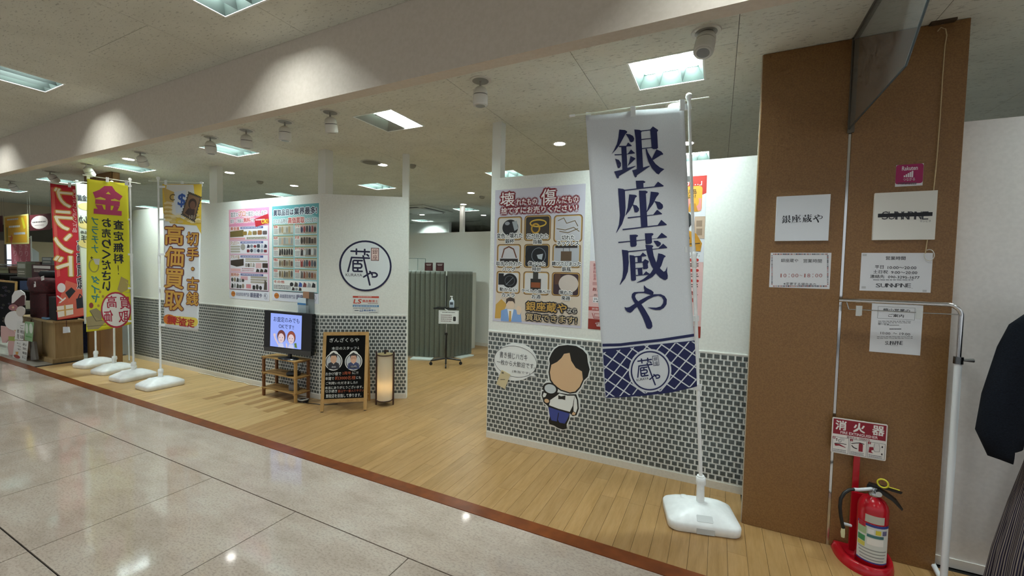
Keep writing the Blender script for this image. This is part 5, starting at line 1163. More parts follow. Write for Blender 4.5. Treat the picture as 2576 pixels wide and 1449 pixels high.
# black stand on castors with notice and bottle
cs = Vector((-3.93, 5.60, 0)); ds = (cs - EYE).dot(FWD)
st = thing('tray_stand', 'black tray stand on castors in front of the grey screen', 'stand', cs)
zt_ = at(1122, 773, ds).z
MB().tube([cs + Vector((0, 0, 0.09)), cs + Vector((0, 0, 0.52))], 0.016, MBLACK, 12).build('lower_pole', st); MB().tube([cs + Vector((0, 0, 0.5)), cs + Vector((0, 0, zt_ - 0.01))], 0.010, M('#b9bbb8', 0.2, 1.0), 12).build('upper_pole', st); MB().tube([cs + Vector((0, 0, 0.49)), cs + Vector((0, 0, 0.53))], 0.024, MBLACK, 12).build('clamp', st)
for k, an in enumerate((35, 125, 215, 305)):
    d = Vector((math.cos(math.radians(an)), math.sin(math.radians(an)), 0)); e = cs + d * 0.24
    MB().tube([cs + Vector((0, 0, 0.11)), e + Vector((0, 0, 0.075))], 0.013, MBLACK, 8).build('foot_bar', st)
    MB().tube([e + Vector((0, 0, 0.075)), e + Vector((0, 0, 0.045))], 0.007, M('#3a3a3a', 0.4), 6).build('castor_fork', st)
    sd = Vector((-d.y, d.x, 0)) * 0.011; MB().tube([e + Vector((0, 0, 0.026)) - sd, e + Vector((0, 0, 0.026)) + sd], 0.026, M('#1a1a1b', 0.5), 14).build('castor', st)
Xt = Matrix.Translation(cs + Vector((0, 0, zt_))) @ Matrix.Rotation(math.radians(22), 4, 'Z')
bevel(MB().box((-0.18, -0.12, -0.014), (0.18, 0.12, 0), MBLACK, Xt).build('tray', st), 0.004); MB().box((-0.185, -0.125, -0.02), (0.185, -0.115, 0.006), MBLACK, Xt).build('tray_lip', st)
NF = Frame(Xt @ Vector((0, -0.135, 0)), RGT * 1.0 - Vector((0, 0, RGT.z)))
q = [NF.pix(*p) for p in ((1104, 815), (1155, 814), (1153, 780), (1103, 782))]
nt = thing('notice', 'white notice sheet hung on the black tray stand', 'notice', NF.pt(*q[0]))
u0, u1, v0, v1 = (q[0][0] + q[3][0]) / 2, (q[1][0] + q[2][0]) / 2, (q[0][1] + q[1][1]) / 2, (q[2][1] + q[3][1]) / 2
MB().prism(NF, [(u0, v0), (u1, v0), (u1, v1), (u0, v1)], 0, 0.003, M('#dfe2e2', 0.35)).build('sheet', nt)
MB().tube([NF.pt((u0 + u1) / 2, v1 - 0.01, 0.002), Vector(Xt @ Vector((0, -0.13, -0.01)))], 0.006, M('#c9cccc', 0.3), 6).build('clip', nt)
A = Art(NF, None, 0.0032, area=(u0, v0, u1, v1)); A.frame(.03, .05, .97, .95, 0.003, '#5a5c60', 1); A.greek(.18, .1, .82, .2, 1, '#5a5c60', 1); A.greek(.1, .28, .66, .88, 4, '#8d7f82', 1); A.rrect(.72, .45, .86, .8, .3, '#2b2d31', 1); A.done('print', nt)
bp_ = at(1136.5, 772, ds - 0.04); bp_ = Vector((bp_.x, bp_.y, zt_)); ps = thing('sanitiser_bottle', 'clear pump bottle of hand gel on the black tray', 'bottle', bp_); XB = Matrix.Translation(bp_) @ Matrix.Rotation(0.4, 4, 'Z')
MB().loft([[XB @ p for p in rrect_ring(*r_)] for r_ in ((0.036, 0.024, 0.01, 0.001), (0.038, 0.026, 0.012, 0.01), (0.038, 0.026, 0.012, 0.105), (0.03, 0.02, 0.012, 0.12), (0.014, 0.014, 0.012, 0.128))], M('#c3cbd6', 0.15, alpha=0.85)).build('body', ps)
MB().lathe([(0.014, 0.126), (0.014, 0.15), (0.006, 0.155), (0.006, 0.178)], M('#e2e4e4', 0.4), 12, XB).build('pump', ps); MB().box((-0.028, -0.007, 0.176), (0.012, 0.007, 0.19), M('#e2e4e4', 0.4), XB).build('nozzle', ps)
MB().box((-0.025, -0.0275, 0.05), (0.025, -0.0262, 0.09), M('#3d4350', 0.4), XB).build('label', ps)

# ================================================================== signs on the pillar
CP = (1900, 400, 540 / 1505)
def plate(name, label, cat, tl, br, m, th, fr=PIL, crop=CP):
    q = rect_uv(fr, crop, tl, br); t_ = thing(name, label, cat, fr.pt((q[0][0] + q[1][0]) / 2, q[0][1]))
    sheet(fr, q, th, m, parent=t_, name='board' if th > 0.003 else 'sheet'); return t_, Art(fr, crop, th + 0.0002)
t_, A = plate('name_plate', 'white name plate with black serif characters on the pillar', 'sign', (150, 268), (506, 573), M('#dfe4ea', 0.35), 0.02)
mincho(A, '銀座蔵や', 180, 398, 468, 448, '#23252e', 1); A.done('print', t_)
def sunpine(A, x0, y0, x1, y1, bar=True, sub=True, c='#3a3a40'):
    w_ = x1 - x0; h_ = y1 - y0; ls = [('S', 0, .13), ('U', .14, .28), ('I', .29, .31), ('N', .32, .47), ('N', .42, .57), ('P', .58, .68), ('I', .70, .72), ('N', .73, .85), ('E', .87, 1.0)]
    for ch, a, b in ls: A.text(ch, x0 + w_ * a, y0, x0 + w_ * b, y1, c, 1)
    if bar: A.rect(x0 - w_ * .09, y0 + h_ * .28, x1 + w_ * .09, y0 + h_ * .56, '#14151d', 2)
    if sub: A.text('サンピネ', x0 + w_ * .82, y1 + h_ * .08, x1 + w_ * .06, y1 + h_ * .34, '#77787c', 1)
t_, A = plate('name_plate', 'white name plate with thin capitals struck through by a black bar', 'sign', (833, 244), (1246, 566), M('#e2e1da', 0.35), 0.02)
sunpine(A, 880, 372, 1200, 427); A.done('print', t_)
PAP = M('#dcdee2', 0.5)
t_, A = plate('paper_notice', 'landscape opening hours paper with a dotted border under the left name plate', 'notice', (108, 657), (520, 912), PAP, 0.0012)
rd = random.Random(9)
for k in range(34):
    x = 125 + k * 11.3; c = rd.choice(['#3a3a48', '#8d4a4a', '#5a5a66', '#b07a6a'])
    A.rect(x, 663, x + rd.uniform(4, 9), 672, c, 1); A.rect(x, 886, x + rd.uniform(4, 9), 897, c, 1)
for k in range(20):
    y = 675 + k * 10.5; c = rd.choice(['#3a3a48', '#8d4a4a', '#5a5a66'])
    A.rect(113, y, 121, y + rd.uniform(4, 8), c, 1); A.rect(503, y, 512, y + rd.uniform(4, 8), c, 1)
A.text('銀座蔵や', 180, 699, 300, 725, INK, 1); A.text('営業時間', 337, 701, 465, 728, INK, 1)
x = 170
for ch in '10:00～18:00': A.text(ch, x + (9 if ch == ':' else 7 if ch == '1' else 0), 804 + (8 if ch == '～' else 0), x + (13 if ch == ':' else 14 if ch == '1' else 20), 830 - (10 if ch == '～' else 0), '#a0605c', 1); x += 27.8
A.text('※変更する場合あり', 198, 864, 424, 890, INK, 1); A.done('print', t_)
t_, A = plate('paper_notice', 'landscape opening hours paper with taped corners and a telephone number', 'notice', (745, 658), (1228, 938), PAP, 0.0012)
A.text('営業時間', 915, 682, 1052, 709, INK, 1, 0.01); A.text('平日', 838, 745, 898, 770, INK, 1, 0.01); A.text('10:00〜20:00', 928, 751, 1128, 774, INK, 1, 0.01); A.text('土日祝', 826, 778, 928, 804, INK, 1, 0.01); A.text('9:00〜20:00', 952, 785, 1134, 808, INK, 1, 0.01); A.text('連絡先', 805, 810, 905, 837, INK, 1, 0.01); A.text('090-3295-1677', 930, 818, 1150, 841, INK, 1, 0.01)
A.greek(825, 843, 1120, 853, 1, '#55565c', 1); sunpine(A, 845, 872, 1090, 900)
for x, y in ((752, 665), (745, 892), (1172, 917)): A.rect(x, y, x + 28, y + 16, '#b9bbbd', 1)
A.done('print', t_)
t_, A = plate('paper_notice', 'portrait notice paper of shortened hours behind the garment rail', 'notice', (820, 985), (1155, 1378), PAP, 0.0012)
A.frame(860, 1032, 1116, 1130, 0.0015, '#85868a', 1); A.text('縮小営業の', 897, 1045, 1084, 1075, INK, 1, 0.01); A.text('ご案内', 932, 1084, 1040, 1112, INK, 1, 0.01)
A.greek(860, 1132, 1092, 1154, 2, '#77787c', 1); A.text('縮小営業', 860, 1150, 938, 1167, '#4a4a50', 1); A.greek(940, 1160, 1010, 1170, 1, '#77787c', 1); A.greek(940, 1185, 1022, 1199, 1, '#55565c', 1); A.text('10:00', 878, 1211, 945, 1232, INK, 1); A.text('〜', 966, 1217, 992, 1227, INK, 1); A.text('19:00', 1012, 1216, 1084, 1238, INK, 1); A.greek(852, 1240, 1102, 1262, 2, '#77787c', 1)
sunpine(A, 910, 1276, 1032, 1303, False, False); A.text('サンピネ', 945, 1302, 998, 1312, '#4a4a50', 1); A.done('print', t_)
q = rect_uv(PIL, CP, (988, 44), (1172, 185)); st_ = thing('sticker', 'magenta and white mobile network sticker near the pillar top', 'sticker', PIL.pt(q[0][0], q[0][1]))
MB().prism(PIL, q, 0, 0.0008, M('#d9dade', 0.3)).build('sheet', st_)
A = Art(PIL, CP, 0.001); A.rrect(988, 44, 1172, 168, 0.1, '#a0185a', 1); A.rect(988, 150, 1170, 160, '#a0185a', 1); A.text('Rakuten', 1028, 53, 1138, 76, '#e6dde4', 2, 0.02)
for k in range(5): A.rect(1040 + k * 14, 122 - k * 8 - 6, 1049 + k * 14, 128, '#e6dde4', 2)
A.text('つながる', 1036, 134, 1118, 151, '#e6dde4', 2); A.greek(1000, 164, 1130, 180, 2, '#4a4a50', 2); A.done('print', st_)
cbl = thing('hanging_cable', 'thin pale cable hanging down the pillar from a ceiling hook', 'cable', PIL.pt(1.0, 1.5))
path = [PIL.pt(*PIL.pix(*p), 0.012) for p in ((2356, 82), (2364, 72), (2376, 76), (2379, 92), (2374, 120), (2368, 200), (2362, 300), (2354, 400), (2346, 480), (2338, 540), (2331, 600), (2325, 638))]
loop = [PIL.pt(*PIL.pix(2335 + 13 * math.cos(a), 642 + 14 * math.sin(a)), 0.012) for a in [math.pi + 0.2 - k * 0.45 for k in range(13)]]
MB().tube(path, 0.0022, M('#c9b68c', 0.4), 6).build('cable', cbl); MB().tube(loop, 0.002, M('#d3d0c6', 0.3), 6).build('loop', cbl)
p = PIL.pt(*PIL.pix(2368, 66), 0.012); MB().box((p.x - 0.05, p.y - 0.02, ZC - 0.012), (p.x + 0.05, p.y + 0.01, ZC - 0.001), M('#4a3c2c', 0.5)).build('hook_plate', cbl); MB().tube([(p.x, p.y, ZC - 0.012), (p.x, p.y, p.z + 0.004)], 0.004, M('#8d857a', 0.3, 1.0), 6).build('hook', cbl)

# ================================================================== fire extinguisher on its floor stand
e0 = onz(2173, 1398); ec = Vector((e0.x, 2.850, 0)); RED = M('#b01020', 0.22); DKR = M('#8d1020', 0.3)
es = thing('extinguisher_stand', 'red plastic floor stand with sign post against the pillar', 'stand', (ec.x, ec.y, 0))
pr_ = []
for k in range(25):
    a = math.pi * k / 24; pr_.append((ec.x - 0.018 - 0.132 * math.cos(a), 2.945 - 0.205 * math.sin(a) ** 0.8))
def plan(pts, z): return [Vector((x, y, z)) for x, y in pts]
def shrink(pts, k, c): return [(c[0] + (x - c[0]) * k, c[1] + (y - c[1]) * k) for x, y in pts]
cc_ = (ec.x, ec.y)
outer = pr_ + [(ec.x + 0.114, 2.962), (ec.x - 0.150, 2.962)]
tray = [plan(outer, 0.0), plan(outer, 0.012), plan(shrink(outer, 0.93, cc_), 0.045), plan(shrink(outer, 0.86, cc_), 0.05), plan(shrink(outer, 0.72, cc_), 0.045), plan(shrink(outer, 0.64, cc_), 0.012), plan(shrink(outer, 0.3, cc_), 0.010)]
MB().loft(tray, RED).build('tray', es)
SF = Frame((0, 2.93, 0), (1, 0, 0)); CSg = (2080, 1040, 170 / 1895)
px_ = SF.pix(2156, 1165)[0]; zs = SF.pix(2156, 1150)[1]
MB().box((px_ - 0.014, 2.935, 0.03), (px_ + 0.014, 2.945, zs + 0.05), RED).build('sign_post', es); MB().box((ec.x - 0.075, 2.925, 0.03), (ec.x + 0.02, 2.945, 0.36), RED).build('back_plate', es)
sg = thing('extinguisher_sign', 'red and white fire extinguisher instruction sign above the red stand', 'sign', SF.pt(px_, zs))
q = rect_uv(SF, CSg, (160, 100), (1648, 1340)); a_, b_2, c_2, d_2 = q[0][0], q[0][1], q[1][0], q[2][1]
rr_ = 0.006; oc = []
for cx, cy, t0 in ((c_2 - rr_, d_2 - rr_, 0), (a_ + rr_, d_2 - rr_, 90), (a_ + rr_, b_2 + rr_, 180), (c_2 - rr_, b_2 + rr_, 270)):
    oc += [(cx + rr_ * math.cos(math.radians(t0 + k)), cy + rr_ * math.sin(math.radians(t0 + k))) for k in (0, 45, 90)]
MB().prism(SF, oc, -0.003, 0.001, M('#e2ddd8', 0.35)).build('board', sg)
A = Art(SF, None, 0.0012, area=(a_, b_2, c_2, d_2)); RD = '#8c0f28'
A.rect(.022, .03, .978, .455, RD, 1)
for ch, x0_, x1_ in (('消', .06, .27), ('火', .39, .61), ('器', .73, .95)): A.text(ch, x0_, .06, x1_, .335, '#e6e2de', 2, 0.04)
A.text('FIRE EXTINGUISHER', .16, .355, .84, .432, '#e8d6d8', 2, 0.03); A.text('使用方法', .285, .472, .475, .527, '#7d2a3a', 2, 0.01); A.text('OPERATE', .505, .475, .705, .525, '#7d2a3a', 2, 0.01)
for k in range(3):
    x0_ = .022 + k * .325; A.frame(x0_, .535, x0_ + .305, .975, 0.0016, '#6a6a70', 1); A.rect(x0_, .535, x0_ + .05, .60, RD, 2); A.text('123'[k], x0_ + .015, .545, x0_ + .035, .59, '#e6dcdc', 3); A.greek(x0_ + .02, .875, x0_ + .26, .96, 2 + (k == 1), '#8a8a90', 2)
A.line([(.07, .73), (.16, .71), (.28, .715)], 0.0035, '#2b1a22', 2); A.poly([(.06, .74), (.16, .735), (.27, .80), (.275, .815), (.15, .78), (.08, .80)], RD, 2); A.ring(.13, .60, .19, .68, 0.002, '#5a5a60', 2); A.poly([(.15, .54), (.2, .54), (.25, .56), (.24, .62), (.18, .63)], '#c9c6c4', 2); A.poly([(.085, .6), (.1, .57), (.115, .6), (.105, .6), (.105, .66), (.095, .66), (.095, .6)], '#5a2030', 2)
A.poly([(.51, .65), (.52, .62), (.56, .62), (.585, .65), (.585, .85), (.51, .85)], RD, 2); A.line([(.38, .665), (.46, .63), (.53, .61), (.6, .63)], 0.004, '#2b1a22', 2); A.line([(.385, .72), (.42, .77), (.475, .785)], 0.005, '#2b1a22', 2)
A.poly([(.70, .68), (.77, .67), (.775, .75), (.74, .76), (.74, .8), (.775, .84), (.69, .83)], RD, 2); A.poly([(.79, .56), (.86, .56), (.885, .66), (.88, .77), (.80, .79), (.775, .72)], '#d9d4d0', 2); A.line([(.79, .56), (.775, .72), (.80, .79), (.88, .77), (.885, .66), (.865, .56)], 0.0014, '#5a5a60', 3)
for y_ in (.60, .80): A.poly([(.915, y_), (.935, y_), (.935, y_ + .03), (.945, y_ + .03), (.925, y_ + .06), (.905, y_ + .03), (.915, y_ + .03)], '#2b1a22', 2)
A.done('print', sg)
fe = thing('fire_extinguisher', 'red fire extinguisher with white label and black hose in the stand', 'fire extinguisher', (ec.x, ec.y, 0.012)); XE = Matrix.Translation((ec.x, ec.y, 0.012)); rE = 0.066
zsh = at(2175, 1262, (ec - EYE).dot(FWD)).z - 0.012
MB().lathe([(rE - 0.008, 0), (rE, 0.008), (rE, zsh - 0.02), (rE - 0.004, zsh), (rE - 0.016, zsh + 0.024), (rE - 0.034, zsh + 0.04), (0.022, zsh + 0.046)], RED, 40, XE).build('cylinder', fe)
def wrap(name, z0, z1, a0, a1, r, m, parent, n=24):
    vs = []
    for k in range(n + 1):
        a = math.radians(a0 + (a1 - a0) * k / n)
        for z in (z0, z1): vs.append(XE @ Vector((r * math.cos(a), r * math.sin(a), z)))
    return MB().add(vs, [(2 * k, 2 * k + 2, 2 * k + 3, 2 * k + 1) for k in range(n)], m, True).build(name, parent)
lab = wrap('label', 0.045, zsh * 0.74, 195, 330, rE + 0.0008, M('#cfd2cc', 0.4), fe)
for nm, z0, z1, a0, a1, c in (('band', zsh * .70, zsh * .74, 195, 330, '#2d3f86'), ('band', 0.045, 0.052, 195, 330, '#2d3f86'), ('patch', zsh * .44, zsh * .53, 200, 232, '#3d8a5a'), ('patch', zsh * .36, zsh * .43, 200, 232, '#c9c05a'), ('patch', zsh * .56, zsh * .69, 198, 236, '#9fb489'), ('patch', zsh * .42, zsh * .52, 240, 300, '#e4e2dc'), ('patch', zsh * .67, zsh * .74, 200, 232, '#b02a3a')):
    wrap(nm, z0, z1, a0, a1, rE + 0.0014 + (0.0004 if c == '#b02a3a' else 0), M(c, 0.4), lab, 10)
for k, c in enumerate(('#e6e4e0', '#d2c23c', '#6d6a8a')): wrap('round_mark', zsh * .595, zsh * .665, 242 + k * 26, 262 + k * 26, rE + 0.0018, M(c, 0.4), lab, 8)
for k in range(4): wrap('text_line', zsh * (.33 - k * .05), zsh * (.345 - k * .05), 205 + 3 * k, 318 - 4 * k, rE + 0.0016, M('#8a8d8a', 0.5), lab, 14)
wrap('lettering', zsh * .535, zsh * .58, 238, 300, rE + 0.0016, M('#3f6f72', 0.4), lab, 12)
wrap('small_label', zsh * .76, zsh * .88, 228, 300, rE + 0.0008, M('#b9b6a8', 0.35), fe)
zv = zsh + 0.046
MB().lathe([(0.024, zv - 0.004), (0.026, zv + 0.004), (0.026, zv + 0.02), (0.018, zv + 0.024), (0.018, zv + 0.045)], M('#b4b7b9', 0.22, 1.0), 20, XE).build('valve', fe)
MB().lathe([(0.014, -0.03), (0.014, 0.0)], M('#c4c7c9', 0.2, 1.0), 18, XE @ Matrix.Translation((0.006, -0.02, zv + 0.028)) @ Matrix.Rotation(math.radians(90), 4, 'X') @ Matrix.Translation((0, 0, 0.03))).build('gauge', fe)
dirx = Vector((0.93, -0.36, 0)).normalized(); sidx = Vector((0.36, 0.93, 0)).normalized()
def lever(name, prof, half):
    o_ = Vector((ec.x, ec.y, 0.012)); n = len(prof); A_ = [o_ + dirx * x + Vector((0, 0, z)) + sidx * half for x, z in prof]; B_ = [o_ + dirx * x + Vector((0, 0, z)) - sidx * half for x, z in prof]
    mb = MB(); tr = tessellate_polygon([[Vector((x, z, 0)) for x, z in prof]]); mb.add(A_, tr, MBLACK); mb.add(B_, [t2[::-1] for t2 in tr], MBLACK); mb.add(A_ + B_, [(i, (i + 1) % n, n + (i + 1) % n, n + i) for i in range(n)], MBLACK); return mb.build(name, fe)
lever('carry_lever', [(-0.03, zv + 0.022), (0.03, zv + 0.022), (0.075, zv + 0.002), (0.112, zv - 0.032), (0.116, zv - 0.030), (0.088, zv + 0.012), (0.05, zv + 0.036), (0.0, zv + 0.05), (-0.03, zv + 0.046)], 0.012)
lever('squeeze_lever', [(-0.028, zv + 0.05), (0.04, zv + 0.052), (0.106, zv + 0.052), (0.11, zv + 0.058), (0.04, zv + 0.062), (-0.025, zv + 0.06)], 0.011)
MB().tube([Vector((ec.x, ec.y, 0.012)) + dirx * (0.034 + 0.022 * math.cos(a)) + Vector((0, 0, zv + 0.082 + 0.022 * math.sin(a))) - sidx * 0.015 for a in [k * 0.35 for k in range(19)]], 0.0042, M('#c9bf2c', 0.35), 8).build('pull_ring', fe)
MB().tube([Vector((ec.x, ec.y, 0.012)) + dirx * 0.05 + Vector((0, 0, zv + 0.066)), Vector((ec.x, ec.y, 0.012)) + dirx * 0.1 + Vector((0, 0, zv + 0.066))], 0.003, M('#c9bf2c', 0.35), 8).build('seal_strip', fe)
dE = (ec - EYE).dot(FWD); hp = [at(x, y, dE - 0.02) for x, y in ((2158, 1232), (2148, 1231), (2136, 1232), (2124, 1240), (2115, 1254), (2113, 1275), (2115, 1297), (2119, 1318), (2121, 1328))]
MB().tube([Vector((ec.x, ec.y, zv + 0.047))] + hp[:2], 0.009, M('#c9ccd0', 0.3), 10).build('hose_coupling', fe)
MB().tube(hp[1:], 0.0085, M('#121210', 0.5), 10).build('hose', fe); MB().tube([hp[-1] , at(2120, 1340, dE - 0.02), at(2120, 1351, dE - 0.02)], [0.008, 0.010, 0.008], M('#c9c49a', 0.5), 10).build('nozzle', fe)
MB().tube([at(2118, 1316, dE - 0.02), at(2140, 1322, dE - 0.01)], 0.008, M('#b9bcbe', 0.4), 8).build('hose_clip', fe)

# ================================================================== garment rail
YR = 2.82; RFm = Frame((0, YR, 0), (1, 0, 0)); xR = RFm.pix(2411, 905)[0]; zc_ = RFm.pix(2411, 905)[1]; zr = RFm.pix(2380, 766)[1]; xl_ = RFm.pix(2110, 757)[0]
gr = thing('garment_rack', 'chrome garment rail on a white upright before the pillar', 'garment rack', (xR, YR, 0))
MB().tube([(xR, YR, 0.03), (xR, YR, zc_)], 0.0145, M('#dfe4e8', 0.3), 14).build('upright', gr); MB().tube([(xR, YR, zc_ - 0.02), (xR, YR, zc_ + 0.015)], 0.019, M('#6d6f70', 0.25, 1.0), 14).build('clamp', gr); MB().tube([(xR + 0.015, YR, zc_), (xR + 0.055, YR, zc_ + 0.002)], [0.006, 0.010], M('#8d8f90', 0.25, 1.0), 8).build('clamp_knob', gr)
rb = 0.055; arc = [(xR - rb + rb * math.cos(a), YR, zr - rb + rb * math.sin(a)) for a in [math.radians(10 * k) for k in range(10)]]
MB().tube([(xR, YR, zc_)] + arc + [(xl_ + 0.3, YR, zr), (xl_, YR, zr)], 0.0105, MCHROME, 14).build('rail', gr)
z2 = RFm.pix(2300, 786)[1]; MB().tube([(xR, YR, z2), (RFm.pix(2135, 781)[0], YR, z2)], 0.0028, M('#b4b6b4', 0.2, 1.0), 6).build('lower_wire', gr)
MB().tube([(RFm.pix(2135, 781)[0], YR, z2), (RFm.pix(2128, 760)[0], YR, zr)], 0.0028, M('#b4b6b4', 0.2, 1.0), 6).build('lower_wire', gr)
for k in (-1, 1): MB().tube([(xR, YR, 0.03), (xR + 0.02, YR + k * 0.17, 0.03)], 0.012, M('#dfe4e8', 0.3), 10).build('foot', gr); MB().tube([(xR + 0.02, YR + k * 0.17, 0.0), (xR + 0.02, YR + k * 0.17, 0.035)], 0.014, MBLACK, 10).build('foot_cap', gr)
for k, px2 in enumerate((2160, 2312)):
    x_ = RFm.pix(px2, 782)[0]; cl = thing('hanger_clip', ('clear plastic clip near the free end of the rail', 'clear plastic clip in front of the notice paper')[k], 'clip', (x_, YR, z2 - 0.03), 'clear clips on the rail')
    MC = M('#dfe3e0', 0.1, alpha=0.5)
    MB().box((x_ - 0.013, YR - 0.008, z2 - 0.03), (x_ + 0.013, YR - 0.003, z2 + 0.022), MC).build('front_jaw', cl); MB().box((x_ - 0.010, YR + 0.003, z2 - 0.034), (x_ + 0.010, YR + 0.008, z2 + 0.018), MC).build('back_jaw', cl)

# ================================================================== dressed mannequin at the picture edge
YM = 2.72; MF = Frame((0, YM, 0), (1, 0, 0)); xc_ = MF.pix(2748, 1000)[0]; mz = lambda y: MF.pix(2540, y)[1]; ml = lambda x, y: MF.pix(x, y)[0]
mq = thing('mannequin', 'headless mannequin in black jumper and striped skirt at the right picture edge', 'mannequin', (xc_, YM, 0))
MKN = speckled('black_knit', '#14171d', '#1d2129', 160, 0.95, (1, 1, 3), b_str=0.4, spec=0.1)
def ell(cx, cy, rx, ry, z, n=40, fold=0.0, m_=9, ph=0.0): return [Vector((cx + rx * (1 + fold * math.sin(m_ * 2 * math.pi * k / n + ph)) * math.cos(2 * math.pi * k / n), cy + ry * (1 + fold * math.sin(m_ * 2 * math.pi * k / n + ph)) * math.sin(2 * math.pi * k / n), z)) for k in range(n)]
zs_, zh = mz(772), mz(1108)
MB().loft([ell(xc_, YM, 0.185, 0.125, zh + 0.005, fold=.02), ell(xc_, YM, 0.2, 0.135, zh + 0.05, fold=.03), ell(xc_, YM, 0.19, 0.13, (zs_ + zh) / 2, fold=.015), ell(xc_, YM, 0.185, 0.125, zs_ - 0.12), ell(xc_, YM, 0.165, 0.10, zs_ - 0.04), ell(xc_, YM, 0.11, 0.075, zs_ + 0.012), ell(xc_, YM, 0.062, 0.06, zs_ + 0.035), ell(xc_, YM, 0.055, 0.055, zs_ + 0.055)], MKN).build('jumper', mq)
for sgn in (-1, 1):
    xs_ = lambda d_: xc_ + sgn * d_
    pth = [(xs_(0.06), YM, zs_ - 0.045), (xs_(0.11), YM, zs_ - 0.05), (xs_(0.165), YM, zs_ - 0.07), (xs_(0.2), YM, zs_ - 0.11), (xs_(0.235), YM - 0.01, zs_ - 0.2), (xs_(0.275), YM - 0.02, zs_ - 0.42), (xs_(0.29), YM - 0.035, zs_ - 0.58), (xs_(0.275), YM - 0.05, zs_ - 0.66), (xs_(0.25), YM - 0.06, zh - 0.045)]
    MB().tube(pth, [0.05, 0.062, 0.068, 0.07, 0.068, 0.072, 0.076, 0.06, 0.045], MKN, 18).build('sleeve', mq)
sk, N, L, b_ = nmat('striped_skirt', 0.9, 0.1); tc = N.new('ShaderNodeTexCoord'); sx_ = N.new('ShaderNodeSeparateXYZ'); L.new(tc.outputs['UV'], sx_.inputs[0])
mm = N.new('ShaderNodeMath'); mm.operation = 'MULTIPLY'; mm.inputs[1].default_value = 110.0; L.new(sx_.outputs[0], mm.inputs[0]); fr_n = N.new('ShaderNodeMath'); fr_n.operation = 'FRACT'; L.new(mm.outputs[0], fr_n.inputs[0])
rm = ramp(N, L, fr_n.outputs[0], [(0.0, '#8b8078'), (0.2, '#8b8078'), (0.24, '#2e2a3a'), (0.5, '#4a4450'), (0.55, '#7d736e'), (0.7, '#7d736e'), (0.74, '#26222f')]); rm.color_ramp.interpolation = 'CONSTANT'; L.new(rm.outputs[0], b_.inputs['Base Color'])
n = 144; zsk = [(zh + 0.02, 0.165, 0.115, 0.0), (zh - 0.1, 0.18, 0.13, 0.01), (zh - 0.3, 0.215, 0.16, 0.03), (0.30, 0.25, 0.19, 0.045), (0.10, 0.27, 0.21, 0.055)]
rings = [ell(xc_, YM, rx, ry, z, n, fd, 18, 0.4) for z, rx, ry, fd in zsk][::-1]
mb = MB(); mb.loft(rings, sk, True, False); o = mb.build('skirt', mq)
uvl = o.data.uv_layers.new(name='around')
for pf in o.data.polygons:
    ks = [o.data.loops[i].vertex_index % n for i in pf.loop_indices]; wrapk = max(ks) - min(ks) > n / 2
    for i, k in zip(pf.loop_indices, ks): uvl.data[i].uv = ((k + (n if wrapk and k < n / 2 else 0)) / n, 0.5)
MB().tube([(xc_, YM, 0.01), (xc_, YM, zh - 0.02)], 0.015, MCHROME, 12).build('pole', mq); MB().lathe([(0.16, 0), (0.155, 0.008), (0.02, 0.016)], MCHROME, 32, Matrix.Translation((xc_, YM, 0))).build('base_plate', mq); MB().tube([(xc_, YM, zs_ + 0.045), (xc_, YM, zs_ + 0.09)], 0.045, M('#d2c6b8', 0.5), 18).build('neck', mq)

# ================================================================== neighbouring shop at the far left
# counter
MDK = speckled('maroon_fabric', '#30070c', '#4a0d14', 30, 0.85); MNV = speckled('navy_fabric', '#080d28', '#10183f', 30, 0.85); MBK = speckled('black_fabric', '#08080a', '#141416', 30, 0.85)
ct = thing('shop_counter', 'light wooden shop counter on a plinth beside the pillar', 'counter', (-9.6, 2.75, 0))
xa, xb, ya, yb = -10.35, -8.98, 2.56, 2.90; zct = ony(150, 812, 2.56).z
MB().box((xa, ya + 0.03, 0.06), (xb, yb, zct - 0.03), MCOUNTER).build('body', ct); bevel(MB().box((xa - 0.03, ya, zct - 0.03), (xb + 0.03, yb + 0.03, zct), MCOUNTER).build('worktop', ct), 0.004); bevel(MB().box((xa - 0.03, ya - 0.01, 0.0), (xb + 0.02, yb, 0.07), MCOUNTER).build('plinth', ct), 0.006)
for x in (-9.9, -9.45): MB().box((x, ya + 0.024, 0.09), (x + 0.006, ya + 0.031, zct - 0.04), M('#6d5836', 0.6)).build('panel_joint', ct)
def at_floor(px, py, Y): return ony(px, py, Y)
def flat_box(name, label, cat, lo, hi, m, group=None):
    o_ = MB().box(lo, hi, m).build(name); bevel(o_, 0.006); tag(o_, label, cat, group); return o_
flat_box('display_plinth', 'dark maroon draped display block on the counter', 'display block', (-9.98, 2.60, zct), (-9.32, 2.86, zct + 0.40), MDK)
flat_box('storage_box', 'black fabric box beside the maroon display block', 'box', (-9.30, 2.62, zct), (-9.02, 2.86, zct + 0.36), MBK)
bag = lump('fabric_bag', 'maroon quilted bag with white price tags on the display block', 'bag', (-9.62, 2.70, zct + 0.401), (0.62, 0.26, 0.26), MDK, 0.1, seed=6)
lump('fabric_bag', 'dark blue soft bag behind the maroon bag', 'bag', (-9.95, 2.98, zct + 0.30), (0.5, 0.3, 0.40), MNV, 0.2, seed=7)
flat_box('storage_box', 'navy box behind the counter holding the blue bag', 'box', (-10.3, 2.94, 0), (-9.6, 3.25, zct + 0.299), MNV)
lump('cap', 'black cap lying on top of the maroon bag', 'cap', (-9.55, 2.74, zct + 0.655), (0.26, 0.2, 0.10), MBK, 0.4, seed=8)
TG = Frame((0, 2.555, 0), (1, 0, 0))
